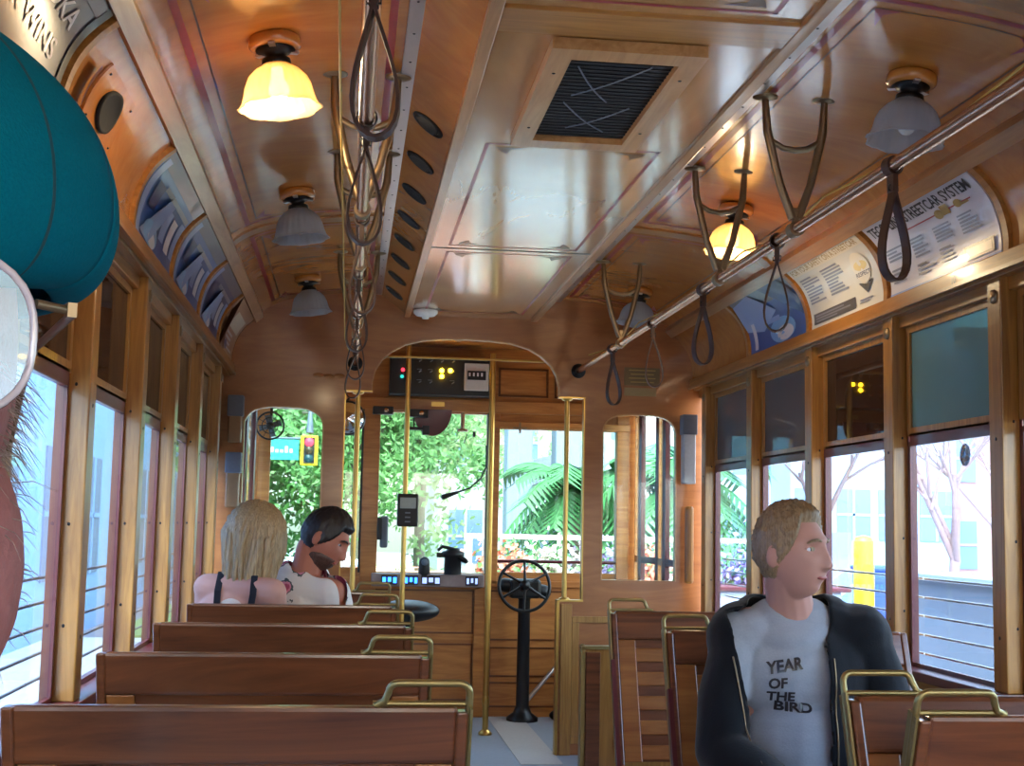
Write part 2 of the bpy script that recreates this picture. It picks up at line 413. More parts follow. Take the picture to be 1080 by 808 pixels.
for x in (-.157, .157):
    for y in (3.1, 3.55): b = MB(); b.ell((x, y, DZ0 - .031), (.005, .005, .002), 8); b.build('screw', 'iron', g)

# ---- floor
fl = MB(); fl.box(-1.34, 1.34, Y0, YV + .1, -.12, 0)
fl.box(.30, .52, 6.9, YV, 0, .003, 1)
fl = fl.build('floor', ['floor', 'floorp']); tag(fl, 'grey rubber aisle floor of the streetcar', 'floor', kind='structure')

# ---- side walls with posts, rails, coves
posts = {-1: [-1.5, -.67, .15, .98, 1.80, 2.61, 3.43, 4.27, 5.06, 5.88, 6.71], 1: [-1.3, -.46, .37, 1.20, 2.02, 2.84, 3.67, 4.46, 5.29, 6.12, 6.94]}
SILL, HEAD = .765, 1.945
XI, XO = 1.272, 1.345
walls = {}
for side, nm in ((-1, 'left'), (1, 'right')):
    w = empty('wall_' + nm, (side * 1.33, 3, 0)); walls[side] = w
    tag(w, 'varnished oak %s side wall of posts, cove and long cornice' % nm, 'wall', kind='structure')
    b = MB(); b.box(side * 1.30, side * 1.36, Y0, YV, 0, SILL - .02); b.build('lower_panel', 'oakh', w)
    b = MB(); b.box(side * 1.255, side * 1.36, Y0, YB, SILL - .03, SILL); b.build('window_sill', 'maroon', w, .003)
    b = MB(); b.box(side * 1.245, side * 1.268, Y0, YB, 1.99, 2.04); b.box(side * 1.268, side * 1.36, Y0, YB, 1.98, 2.0)
    b.build('cornice_rail', 'oakh', w, .003)
    b = MB(); b.box(side * 1.238, side * 1.247, Y0, YB, 1.985, 1.997); b.build('cornice_edge', 'pale', w)
    b = MB(); b.box(side * 1.30, side * 1.35, Y0, YB, 1.94, 1.985); b.build('window_header', 'oakh', w, .003)
    b = MB(); b.grid(lambda a, q: cove(side, a, Y0 + (YB - Y0) * q), 16, 10, 0); b.grid(lambda a, q: cove(side, a, Y0 + (YB - Y0) * q, -.02), 16, 2, 0)
    b.build('cove_panel', 'ceil', w)
    for y in posts[side]:
        p = MB(); p.box(side * XI, side * XO, y, y + .082, SILL, 1.99)
        po = p.build('window_post', 'oak', w, .004)
        q = MB(); q.box(side * (XO - .020), side * (XO + .008), y - .014, y + .001, SILL, 1.95); q.box(side * (XO - .020), side * (XO + .008), y + .081, y + .096, SILL, 1.95)
        q.build('window_stop', 'maroon', po)
        q = MB(); c = Vector((side * XI, y + .04, 1.925)); RX = Matrix.Rotation(-side * PI / 2, 3, 'Y')
        q.lathe([(.0, .008), (.008, .008), (.012, .005), (.02, .006), (.022, 0)][::-1], c, 20, 0, RX); q.build('round_button', 'bronze', po)
        q = MB()
        for z in (.92, 1.5): q.lathe([(.006, 0), (.005, .0015), (0, .002)], (side * XI, y + .04, z), 8, 0, RX)
        for z in (.95, 1.2, 1.55): q.ell((side * (XI + .035), y - .0005, z), (.004, .002, .005), 8)
        q.build('screw', 'iron', po)

# ---- side windows
def side_window(side, y0, y1, idx, upper, rail, label):
    n = empty('window_%d' % idx, (side * 1.33, (y0 + y1) / 2, SILL)); tag(n, label, 'window', kind='structure')
    xa, xb = side * 1.318, side * 1.338
    def fr(z0, z1, w, xa=xa, xb=xb):
        m4 = Matrix(((0, 0, 1, (xa + xb) / 2), (1, 0, 0, 0), (0, 1, 0, 0), (0, 0, 0, 1)))
        return plate([[(y0, z0), (y1, z0), (y1, z1), (y0, z1)], [(y0 + w, z0 + w), (y1 - w, z0 + w), (y1 - w, z1 - w), (y0 + w, z1 - w)]], abs(xa - xb), m4)
    b = MB(); b.add(*fr(rail - .01, HEAD, .028)); us = b.build('upper_sash', 'oak', n, .002)
    b = MB(); b.box(xa, xb, y0 + .02, y1 - .02, rail - .045, rail); b.build('meeting_rail', 'maroon', n, .002)
    b = MB(); b.add(*fr(SILL, rail - .03, .014, side * 1.322, side * 1.334)); b.build('lower_sash', 'maroon', n)
    xg = side * 1.328
    b = MB(); b.box(xg - .0015, xg + .0015, y0 + .012, y1 - .012, SILL + .012, rail - .04); b.build('lower_pane', 'glassside', n)
    b = MB(); b.box(xg - .0015, xg + .0015, y0 + .026, y1 - .026, rail + .01, HEAD - .026); b.build('upper_pane', upper, n)
    b = MB()
    for z in (.80, .865, .93, .995, 1.06): b.tube([(side * 1.40, y0 - .05, z), (side * 1.40, y1 + .05, z)], .0045, 6)
    b.build('guard_bars', 'white' if side > 0 else 'greybox', n)
wi = 0
for side in (-1, 1):
    ys = posts[side] + [YB + .02]
    for i in range(len(ys) - 1):
        a, c = ys[i] + .096, ys[i+1] - .014
        if c - a < .2: continue
        wi += 1
        up = 'glassgrey' if side == 1 else 'glassbrown'
        if side == 1 and abs(ys[i] - 3.67) < .1: up = 'glassteal'
        if side == 1 and abs(ys[i] - 4.46) < .1: up = 'glassbrown'  # reflection of the car interior put in as brown glass colour
        nmz = {'glassgrey': 'grey', 'glassbrown': 'brown', 'glassteal': 'teal'}[up]
        pos = 'counted %s from the wooden end bulkhead' % ['first', 'second', 'third', 'fourth', 'fifth', 'sixth', 'seventh', 'eighth', 'ninth', 'tenth', 'eleventh', 'twelfth'][len(ys) - 2 - i]
        side_window(side, a, c, wi, up, 1.585 if side < 0 else 1.565, '%s wall sash window with %s upper pane, %s' % ('left' if side < 0 else 'right', nmz, pos))

# ---- bulkhead
def arch_window(x0, x1, z0, zs, zc, n=14):
    cx_ = (x0 + x1) / 2; hw = (x1 - x0) / 2
    pts = [(x0, z0), (x1, z0)]
    for k in range(n + 1):
        a = PI * k / n; c_, s_ = cos(a), sin(a)
        pts.append((cx_ + hw * math.copysign(abs(c_) ** .62, c_), zs + (zc - zs) * s_ ** .9))
    return pts
half = [(.525, 0), (.525, .815), (.655, .815), (.655, 1.925), (.513, 1.925), (.512, 1.975), (.497, 2.04), (.465, 2.095), (.41, 2.145), (.34, 2.185), (.24, 2.212), (.12, 2.222), (0, 2.225)]
inner = half + [(-x, z) for x, z in half[:-1][::-1]]
top = [(x, z) for x, z in (PROF + CEIL)]
outer = [(1.33, 0), (1.33, 2.0), (1.262, 2.03)] + [(x + .004, z + .004) for x, z in top] + [(.40, 2.40), (DR, DZ0 + .02), (DL, DZ0 + .02), (-.40, 2.40)] + [(-x - .004, z + .004) for x, z in top[::-1]] + [(-1.262, 2.03), (-1.33, 2.0), (-1.33, 0)]
path = outer[:] + [(x, z) for x, z in inner[::-1]]
wl = arch_window(-1.186, -.766, .93, 1.72, 1.825); wr = arch_window(.759, 1.172, .93, 1.735, 1.84)
wf = empty('wall_front', (0, YB, 0)); tag(wf, 'reddish plywood end bulkhead with a wide arched opening', 'wall', kind='structure')
b = MB(); b.add(*plate([path, wl, wr], .04, XZ(YB + .02))); b.build('bulkhead_panel', 'bulk', wf)
# edging of the opening
b = MB(); P = [(x, YB + .02, z) for x, z in inner]
b.ribbon([(x, YB + .02, z) for x, z in inner[4:-4]], .05, .006, (0, 1, 0)); b.build('arch_edging', 'pale', wf)
b = MB()
for s_ in (-1, 1):
    b.box(s_ * .515, s_ * .53, YB - .006, YB + .046, 0, .82)
    b.box(s_ * .515, s_ * .66, YB - .006, YB + .046, .812, .822)
    b.box(s_ * .65, s_ * .657, YB - .004, YB + .044, .82, 1.925)
    b.box(s_ * .51, s_ * .66, YB - .004, YB + .044, 1.918, 1.926)
b.build('brass_edging', 'brass', wf)
b = MB()
for s_ in (-1, 1):
    for (a, c, d, e) in ((.60, 1.20, .06, .10), (.60, 1.20, .70, .735), (.60, .64, .1, .70), (1.16, 1.20, .1, .70), (.54, .60, 0, .80)):
        b.box(s_ * a, s_ * c, YB - .012, YB + .002, d, e)
b.build('panel_stile', 'oak', wf, .003)
for ol, lab, i in ((wl, 'left arched bulkhead window looking to the traffic light', 41), (wr, 'right arched bulkhead window looking to the folding door', 42)):
    n = empty('window_%d' % i, (ol[0][0], YB, .93)); tag(n, lab, 'window', kind='structure')
    b = MB(); b.add(*plate([[(x, z) for x, z in ol]], .003, XZ(YB + .02))); b.build('pane', 'glass', n)
    b = MB(); b.ribbon([(x, YB + .02, z) for x, z in ol[1:] + ol[:1]], .045, .008, (0, 1, 0), closed=True); b.build('window_bead', 'pale', n)
# ------------------------------------------------------------------ seats
def seat_proto():
    """faces +Y, aisle end at +X; the top of the back is at y = 0, z = .95"""
    r = empty('bench_seat', (0, 0, 0)); w = .335
    zt, zb = .95, .50; lean = .17
    def pt(z): return (zt - z) * lean / (zt - zb) * .9
    def slab(mb, x0, x1, z0, z1, th, mi=0):
        y0, y1 = pt(z0), pt(z1); t = th / 2
        vs = [(x, y + s, z) for x in (x0, x1) for (y, z) in ((y0, z0), (y1, z1)) for s in (-t, t)]
        mb.add(vs, [(0, 1, 3, 2), (4, 6, 7, 5), (0, 4, 5, 1), (2, 3, 7, 6), (0, 2, 6, 4), (1, 5, 7, 3)], mi)
    b = MB(); slab(b, -w + .012, w - .016, .862, .95, .030); b.build('top_rail', 'seatd', r, .008)
    for xa, xb, zz in ((-w, -w + .018, .948), (w - .020, w - .002, .943)): b = MB(); slab(b, xa, xb, .49, zz, .036); b.build('end_stile', 'seatd', r, .004)
    for xa, xb in ((-w + .018, -w + .075), (w - .077, w - .020)): b = MB(); slab(b, xa, xb, .50, .862, .022); b.build('inner_stile', 'seatl', r, .003)
    for k in range(5):
        b = MB(); z = .83 - k * .072; slab(b, -w + .072, w - .074, z - .036, z + .006, .016); b.build('slat', 'seatl', r, .004)
    b = MB(); slab(b, -w + .072, w - .074, .50, .862, .004); b.build('back_board', 'seatd', r)
    # handle: flat loop above the aisle end with its leg running down the edge
    hx0, hx1 = w - .128, w
    pts = []
    zh = .985
    def arc(cx, cz, r0, a0, a1, n=5): return [(cx + r0 * cos(a0 + (a1 - a0) * i / n), cz + r0 * sin(a0 + (a1 - a0) * i / n)) for i in range(n + 1)]
    line = [(hx0 - .012, .951), (hx0 + .002, .957)] + arc(hx0 + .022, zh - .014, .014, PI, PI / 2) + arc(hx1 - .016, zh - .016, .016, PI / 2, 0) + [(hx1, .94), (hx1, .80), (hx1, .66), (hx1, .54)]
    b = MB(); b.tube([(x, pt(z) - .002, z) for x, z in line], [.0055] * (len(line) - 4) + [.0062] * 4, 8)
    b.ribbon([(hx1 + .003, pt(z), z) for z in (.952, .80, .66, .5)], .03, .004, (0, 1, 0.3))
    b.tube([(hx0 - .015, pt(.953) , .9535), (hx1, pt(.953), .9535)], .0045, 6)
    b.build('grab_handle', 'brassd', r)
    # seat, legs
    b = MB()
    for k in range(8): b.box(-w + .02, w - .02, .13 + k * .052, .172 + k * .052, .435, .452)
    b.build('seat', 'seatl', r, .003)
    for ya in (.11, .535): b = MB(); b.box(-w + .01, w - .01, ya, ya + .025, .39, .45); b.build('seat_rail', 'seatd', r, .004)
    for x in (-w + .03, w - .03):
        b = MB(); b.tube([(x, .33, .40), (x, .33, .03)], .018, 10); b.box(x - .03, x + .03, .2, .46, 0, .03); b.tube([(x, .14, .40), (x, .33, .25), (x, .52, .40)], .011, 8); b.build('leg', 'maroon', r)
    for x in (-w - .006, w - .03 + .03):
        b = MB(); b.ribbon([(x, pt(z) + .012, z) for z in (.80, .68, .56, .48)] + [(x, .26, .41)], .02, .012, (0, 1, .3)); b.build('side_arm', 'maroon', r)
    return r
seatg = 'slatted wooden benches along the aisle'
p = seat_proto(); first = True
SEATS = [(-.765, 2.01, 0, 'left wooden bench nearest the viewer, its back filling the lower left corner'),
         (-.775, 2.79, 0, 'second left wooden bench from the viewer, just beyond the nearest one'),
         (-.775, 3.58, 0, 'third left wooden bench from the viewer, between the nearest two and the couple'),
         (-.785, 4.39, 0, 'left wooden bench on which the blonde woman and bearded man sit'),
         (-.785, 5.22, 0, 'left wooden bench in front of the couple, near the bulkhead'),
         (.565, 4.27, 1, 'right wooden bench facing the viewer, furthest one beside the low partition'),
         (.565, 3.52, 1, 'right wooden bench on which the man in the grey shirt sits'),
         (.545, 2.16, 2, 'right wooden bench with a dark back directly in front of the seated man'),
         (.565, 1.93, 3, 'right wooden bench nearest the viewer in the lower right corner'),
         (-.80, .92, 1, 'left wooden bench carrying the person in the teal hat')]
proto = p
def mirror_copy(src, name):
    """mirror image of a seat: the aisle end goes to -X"""
    c = src.copy(); COL.objects.link(c)
    for ch in [x for x in COL.objects if x.parent == src]:
        d = ch.copy(); d.data = ch.data.copy(); COL.objects.link(d); d.parent = c
        for v in d.data.vertices: v.co.x = -v.co.x
        d.data.flip_normals()
    return c
mproto = None
for (x, y, kind, lab) in SEATS:
    if kind == 3: o = mirror_copy(proto, 'bench_seat') if mproto is None else copy_tree(mproto)
    else: o = copy_tree(proto) if not first else proto
    first = False
    o.location = (x, y, 0)
    o.rotation_euler = (0, 0, PI if kind in (1, 2) else 0)
    tag(o, lab, 'bench', seatg)

# ------------------------------------------------------------------ handrails, straps, hangers
for side, nm in ((-1, 'left'), (1, 'right')):
    x = side * .616 if side > 0 else -.607
    r = empty('handrail', (x, 3, 2.07)); tag(r, 'polished overhead handrail running along the %s side of the aisle' % nm, 'handrail', 'overhead handrails')
    MB().tube([(x, Y0, 2.07), (x, YB - .01, 2.07)], .0165, 16).build('rail', 'chrome', r)
    b = MB(); b.lathe([(.04, 0), (.04, -.008), (.02, -.012), (.02, -.03)], (x, YB - .002, 2.07), 20, 0, Matrix.Rotation(-PI/2, 3, 'X')); b.build('end_flange', 'iron', r)
def strap_proto():
    r = empty('hand_strap', (0, 0, 0))
    L, Wd = .27, .052
    pts = []
    for t in [i / 28 for i in range(29)]:
        a = t * 2 * PI
        # teardrop, tip up
        px = Wd * sin(a) * (sin(a / 2) ** 1.7); pz = -.055 - (L - .055) * (1 - cos(a)) / 2
        pts.append((px, 0, pz))
    b = MB(); b.ribbon(pts, .027, .0055, (0, 1, 0)); b.build('loop', 'leather', r)
    b = MB(); pts = [(.0215 * cos(a), 0, .0215 * sin(a)) for a in [PI * 1.5 + PI * 2 * i / 18 for i in range(19)]]
    b.ribbon(pts, .024, .0035, (0, 1, 0)); b.box(-.007, .007, -.012, .012, -.062, -.02); b.build('rail_wrap', 'leather', r)
    b = MB(); b.tube([(-.011, -.002, -.045), (-.011, .0, -.058), (.011, .0, -.058), (.011, -.002, -.045)], .0022, 6, closed=True); b.build('rivet_clip', 'iron', r)
    return r
p = strap_proto()
order = ['nearest', 'second', 'third', 'fourth', 'fifth', 'sixth']
ST = [(.616, y, 'right', i) for i, y in enumerate((2.90, 3.74, 4.57, 5.37, 6.22))] + [(-.607, y, 'left', i) for i, y in enumerate((1.98, 2.76, 3.7, 4.55, 5.45, 6.3))]
for k, (x, y, nm, i) in enumerate(ST):
    o = p if k == 0 else copy_tree(p)
    o.location = (x, y, 2.07); o.rotation_euler = (0, random.uniform(-.05, .05), random.uniform(-.35, .35) if nm == 'right' else random.uniform(-.12, .12))
    if nm == 'right': o.rotation_euler.z = [.25, -.35, .2, -.15, .3][i]
    tag(o, 'brown leather hand strap on the %s rail, %s from the viewer' % (nm, order[i]), 'hand strap', 'leather hand straps')
def hanger_proto():
    r = empty('rail_hanger', (0, 0, 0))
    H = .385
    for s in (-1, 1):
        b = MB(); b.tube([(s * .088, 0, H - .004), (s * .082, 0, H - .1), (s * .045, 0, .13), (s * .008, 0, .03)], [.010, .013, .0115, .013], 10); b.build('arm', 'bronze', r)
        b = MB(); b.lathe([(.036, 0), (.036, -.006), (.02, -.012), (.0, -.013)], (s * .088, 0, H), 20); b.v = [Vector((v.x, v.y * .8, v.z)) for v in b.v]; b.build('flange', 'bronze', r)
    b = MB(); b.tube([(-.072, 0, .255), (-.035, 0, .235), (0, 0, .23), (.035, 0, .235), (.072, 0, .255)], .0095, 8); b.build('cross_piece', 'bronze', r)
    b = MB(); b.tube([(0, -.02, 0), (0, .02, 0)], .023, 14); b.box(-.008, .008, -.01, .01, .01, .06); b.build('rail_clamp', 'bronze', r)
    return r
p = hanger_proto()
for k, (x, y, lab) in enumerate([(.616, 3.58, 'bronze V hanger on the right rail, nearest one'), (.616, 4.36, 'bronze V hanger on the right rail beside the lit lamp'), (.616, 6.02, 'bronze V hanger on the right rail nearest the bulkhead'),
                            (-.607, 3.6, 'bronze V hanger on the left rail, nearest one'), (-.607, 4.38, 'bronze V hanger on the left rail, middle one'), (-.607, 6.05, 'bronze V hanger on the left rail nearest the bulkhead')]):
    o = p if k == 0 else copy_tree(p)
    o.location = (x, y, 2.07)
    tag(o, lab, 'bracket', 'bronze rail hangers')
# bell cords
b = MB(); ys = [2.3, 3.58, 4.36, 6.02, 7.15]; pts = []
for a, c in zip(ys, ys[1:]):
    for t in [i / 6 for i in range(6)]: pts.append((.70 - .0 * t, a + (c - a) * t, 2.17 - .03 * sin(PI * t)))
pts.append((.67, 7.16, 2.16)); b.tube(pts, .003, 6)
tag(b.build('bell_cord', plain('yellow_cord', '#c9a24a', .6)), 'thin yellow signal cord slung along the right handrail', 'cord')
b = MB(); pts = []
for a, c in zip(ys, ys[1:]):
    for t in [i / 6 for i in range(6)]: pts.append((-.665, a + (c - a) * t, 2.19 - .03 * sin(PI * t)))
pts.append((-.64, 7.16, 2.12)); b.tube(pts, .003, 6)
tag(b.build('bell_cord', bpy.data.materials['yellow_cord']), 'thin yellow signal cord hanging beside the left handrail', 'cord')

# ------------------------------------------------------------------ ceiling lamps
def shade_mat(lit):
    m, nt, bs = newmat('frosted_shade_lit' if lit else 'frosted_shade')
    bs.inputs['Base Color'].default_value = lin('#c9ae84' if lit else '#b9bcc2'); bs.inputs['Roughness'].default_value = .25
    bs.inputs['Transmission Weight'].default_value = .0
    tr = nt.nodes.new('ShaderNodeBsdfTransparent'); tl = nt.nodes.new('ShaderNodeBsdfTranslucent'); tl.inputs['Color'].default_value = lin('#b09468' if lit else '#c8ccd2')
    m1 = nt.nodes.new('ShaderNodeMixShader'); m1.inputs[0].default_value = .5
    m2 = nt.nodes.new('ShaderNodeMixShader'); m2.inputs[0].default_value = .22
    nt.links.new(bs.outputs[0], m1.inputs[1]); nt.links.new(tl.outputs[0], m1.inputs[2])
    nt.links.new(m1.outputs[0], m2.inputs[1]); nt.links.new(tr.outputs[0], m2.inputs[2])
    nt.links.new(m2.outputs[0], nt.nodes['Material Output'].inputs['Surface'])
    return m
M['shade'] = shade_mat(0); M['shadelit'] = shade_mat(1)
M['bulb'] = plain('clear_bulb', '#d8d4c8', .2); M['bulblit'] = emit('glowing_bulb', '#ffcf88', 9)
def lamp_proto(lit):
    r = empty('ceiling_lamp', (0, 0, 0))
    MB().lathe([(.0, 0), (.062, 0), (.066, -.006), (.066, -.024), (.058, -.03), (0, -.03)], (0, 0, 0), 32).build('base', 'ceil', r)
    b = MB()
    b.lathe([(.045, -.03), (.05, -.034), (.030, -.040), (.022, -.052), (.036, -.058), (.038, -.076), (.030, -.079), (0, -.079)], (0, 0, 0), 24)
    b.build('socket', 'iron', r)
    for s in (-1, 0, 1):
        b = MB(); a = s * 2.09 + .4; b.obox((.05 * cos(a), .05 * sin(a), -.034), .022, .016, .006, Matrix.Rotation(a, 3, 'Z')); b.build('clip', 'alu', r)
    prof = [(.031, -.066), (.037, -.078), (.056, -.090), (.072, -.108), (.081, -.130), (.085, -.152), (.090, -.172), (.098, -.184), (.101, -.186)]
    def fl(j, a): 
        q = j / 8; return 1 + .012 * sin(a * 24) * min(1, q * 3) + .055 * max(0, q - .55) * 2 * cos(a * 8)
    b = MB(); b.lathe(prof, (0, 0, 0), 96, 0, None, fl)
    for k in range(96):
        pass
    s_ = b.build('shade', 'shadelit' if lit else 'shade', r)
    sm = s_.modifiers.new('solid', 'SOLIDIFY'); sm.thickness = .003
    b = MB(); b.ell((0, 0, -.135), (.026, .026, .032), 16); b.cap((0, 0, -.078), (0, 0, -.105), .014, .016); b.build('bulb', 'bulblit' if lit else 'bulb', r)
    return r
pl, pu = lamp_proto(True), lamp_proto(False)
cnt = {True: 0, False: 0}
for (x, y, lit, lab) in [(-.843, 3.30, True, 'lit tulip shade ceiling lamp on the left, nearest the viewer'), (-.846, 4.87, False, 'unlit tulip ceiling lamp in the middle of the left ceiling'),
                         (-.858, 6.62, False, 'unlit tulip ceiling lamp on the left nearest the bulkhead'), (.836, 3.28, False, 'unlit tulip ceiling lamp on the right, nearest the viewer'),
                         (.80, 4.78, True, 'lit tulip ceiling lamp behind the right handrail'), (.83, 6.58, False, 'unlit tulip ceiling lamp on the right nearest the bulkhead')]:
    src = pl if lit else pu
    o = src if cnt[lit] == 0 else copy_tree(src); cnt[lit] += 1
    z = 2.433; o.location = (x, y, z); o.rotation_euler.y = .12 * (1 if x > 0 else -1)
    tag(o, lab, 'lamp', 'tulip shade ceiling lamps')
    if lit:
        ld = bpy.data.lights.new('bulb_light', 'POINT'); ld.energy = 2.3; ld.color = (1, .78, .48); ld.shadow_soft_size = .03
        lo = bpy.data.objects.new('bulb_light', ld); COL.objects.link(lo); lo.location = (x, y, z - .20)

# ------------------------------------------------------------------ advertising cards in the coves
def card(side, y0, y1, t0, t1, base, shapes, label, name='advertising_card'):
    """s runs 0..1 in reading direction, t 0..1 upwards; on the right wall reading runs towards the viewer"""
    rd = (lambda s: y1 - (y1 - y0) * s) if side > 0 else (lambda s: y0 + (y1 - y0) * s)
    F = lambda s, t, off: cove(side, t0 + (t1 - t0) * t, rd(s), off)
    mats = [base]; b = MB(); b.grid(lambda a, c: F(a, c, .006), 2, 20, 0)
    b.grid(lambda a, c: F(a, c, .001), 2, 20, 0)
    for e in (0, 1):
        b.grid(lambda a, c: F(a, e, .001 + .005 * c), 2, 1, 0); b.grid(lambda a, c: F(e, a, .001 + .005 * c), 20, 1, 0)
    lvl = [0]
    def mi(m):
        if m not in mats: mats.append(m)
        return mats.index(m)
    asp = (y1 - y0) / .32
    for sh in shapes:
        lvl[0] += 1; off = .0072 + lvl[0] * .0003
        k = sh[0]
        if k == 'r':
            _, s0, s1, a, c, m = sh; b.grid(lambda p, q: F(s0 + (s1 - s0) * p, a + (c - a) * q, off), 1, max(2, int((c - a) * 20)), mi(m), True)
        elif k == 'p':   # polygon fan in s,t
            _, P, m = sh; c = (sum(p[0] for p in P) / len(P), sum(p[1] for p in P) / len(P))
            vs = [F(*c, off)]; n = len(P); fs = []
            vs += [F(c[0] + (p[0]-c[0]) / 2, c[1] + (p[1]-c[1]) / 2, off) for p in P] + [F(p[0], p[1], off) for p in P]
            for i in range(n):
                j = (i + 1) % n; fs += [(0, 1 + i, 1 + j), (1 + i, 1 + n + i, 1 + n + j, 1 + j)]
            b.add(vs, fs, mi(m), True)
        elif k == 't':
            _, txt, s0, t_, size, m, bold, fit = sh     # size in t units, fit = width in s units
            vs, fs = text2d(txt, 1, bold); wx = max(v[0] for v in vs)
            sx = fit / wx
            b.add([F(s0 + v[0] * sx, t_ + v[1] * size, off) for v in vs], fs, mi(m), False)
        elif k == 'l':   # rows of unreadable small print as thin bars
            _, s0, s1, a, c, n, m = sh; rn = random.Random(hash(txtkey) % 99 if False else int(s0 * 1000 + n))
            for i in range(n):
                tt = c - (c - a) * (i + .5) / n; ww = (s1 - s0) * rn.uniform(.55, 1); h = (c - a) / n * .28
                b.grid(lambda p, q: F(s0 + ww * p, tt - h + 2 * h * q, off), 1, 1, mi(m), True)
    o = b.build(name, [M[m] if isinstance(m, str) else m for m in mats]); tag(o, label, 'poster', 'cards in the advertising rack')
    return o
def card_mat(n, c, rough=.28): M[n] = plain(n, c, rough, coat=.15, scale=8, var=.06)
for n, c in (('c_white', '#dcdbe2'), ('c_cream', '#e4dcc8'), ('c_ivory', '#d9d8cf'), ('c_black', '#1c1a22'), ('c_grey', '#8a8c98'), ('c_blue', '#3f63a8'), ('c_lblue', '#8fa9d8'), ('c_dblue', '#26396e'),
             ('c_sky', '#7fb6e6'), ('c_slate', '#615f6c'), ('c_lilac', '#9a8bb4'), ('c_yellow', '#e2c878'), ('c_gold', '#a98d4c'), ('c_tan', '#b98f6c'), ('c_brown', '#6a4630'), ('c_redline', '#b23a44'), ('c_char', '#5a5a5e')): card_mat(n, c)
def ell_poly(cx_, cy_, rx, ry, n=20, a0=0, a1=2*PI): return [(cx_ + rx * cos(a0 + (a1-a0) * i / n), cy_ + ry * sin(a0 + (a1-a0) * i / n)) for i in range(n)]
card(1, 3.625, 4.425, .03, .97, 'c_white', [
    ('r', 0, 1, 0, .035, 'c_lblue'),
    ('t', 'TECO LINE STREETCAR SYSTEM', .03, .80, .20, 'c_black', .02, .92),
    ('r', .30, .90, .705, .72, 'c_redline'), ('r', .66, .72, .66, .78, 'c_gold'), ('p', ell_poly(.63, .70, .035, .06), 'c_gold'), ('p', ell_poly(.80, .72, .03, .05), 'c_gold'), ('r', .78, .88, .68, .71, 'c_gold'),
    ('l', .05, .22, .42, .60, 4, 'c_grey'), ('l', .30, .46, .34, .60, 6, 'c_grey'), ('l', .52, .68, .40, .60, 5, 'c_grey'), ('l', .74, .9, .36, .60, 6, 'c_grey'),
    ('l', .05, .22, .14, .34, 4, 'c_grey'), ('l', .30, .46, .12, .28, 3, 'c_grey'), ('l', .52, .68, .16, .34, 4, 'c_grey'),
    ('r', .72, .96, .06, .22, 'c_brown'), ('r', .74, .94, .09, .19, 'c_tan')], 'white curved card headed TECO LINE STREETCAR SYSTEM')
card(1, 4.495, 5.235, .03, .97, 'c_ivory', [
    ('r', 0, 1, .84, 1, 'c_cream'), ('t', 'FOR YOUR SAFETY ON A STREETCAR', .03, .87, .13, 'c_gold', .015, .93),
    ('l', .05, .30, .36, .78, 9, 'c_grey'), ('l', .36, .62, .36, .78, 9, 'c_grey'),
    ('r', .05, .66, .06, .22, 'c_char'), ('l', .08, .62, .08, .2, 3, 'c_grey'),
    ('p', ell_poly(.83, .56, .10, .22), 'c_cream'), ('p', ell_poly(.83, .58, .08, .07), 'c_yellow'), ('t', 'RESPECT', .74, .44, .08, 'c_char', .02, .18),
    ('p', [(.74, .36), (.76, .36), (.83, .26), (.90, .36), (.92, .36), (.83, .2)], 'c_char'), ('l', .72, .92, .08, .15, 2, 'c_grey')], 'cream curved card about safety on a streetcar')
card(1, 5.30, 6.07, .03, .97, 'c_blue', [
    ('r', 0, 1, .72, 1, 'c_slate'), ('p', [(0, .9), (.35, .98), (.6, .55), (.3, .3), (0, .4)], 'c_lblue'), ('p', [(.55, 1), (.9, 1), (1, .6), (1, .3)], 'c_dblue'),
    ('p', ell_poly(.62, .22, .22, .20), 'c_sky'), ('p', ell_poly(.66, .16, .14, .12), 'c_white'), ('r', .22, .5, .52, .62, 'c_lblue'), ('r', .26, .62, .38, .46, 'c_lblue'), ('r', .1, .16, .05, .5, 'c_white')], 'blue curved card on the right wall, third from the viewer')
card(-1, 1.9, 2.80, .03, .97, 'c_slate', [
    ('p', [(.0, 0), (.50, 0), (.36, .55), (.1, .9), (0, .95)], 'c_lilac'), ('p', [(.05, .05), (.22, .05), (.2, .6), (.08, .7)], 'c_tan'), ('p', [(.28, .02), (.44, .02), (.3, .5)], 'c_lblue'),
    ('r', 0, 1, .86, .97, 'c_grey'),
    ('t', 'OAM VODKA', .28, .62, .22, 'c_white', .012, .62), ('t', 'YOUR WINS', .30, .34, .22, 'c_lilac', .012, .58), ('r', .96, 1, 0, 1, 'c_black')], 'slate grey vodka card at the top left beside the teal hat')
for i, (y0, y1, lab) in enumerate(((3.86, 4.62, 'blue curved card on the left wall, nearest the round speaker'), (4.70, 5.46, 'blue curved card on the left wall, middle of three'), (5.54, 6.28, 'blue curved card on the left wall, furthest of three'))):
    card(-1, y0, y1, .03, .97, ['c_blue', 'c_blue', 'c_dblue'][i], [
        ('r', 0, 1, .82, 1, 'c_slate'), ('r', .02, .1, .05, .9, 'c_lblue'), ('p', [(.1, .1), (.5, .75), (.62, .72), (.3, .05)], 'c_lblue'), ('r', .55, .68, .25, .62, 'c_lblue'), ('r', .72, .84, .2, .60, 'c_white'), ('r', .88, .98, .2, .66, 'c_lblue'),
        ('p', ell_poly(.36, .18, .17, .15), 'c_sky'), ('p', ell_poly(.40, .13, .09, .09), 'c_white'), ('r', .3, .95, .68, .74, 'c_grey'), ('r', .15, .3, .4, .7, 'c_dblue')], lab)
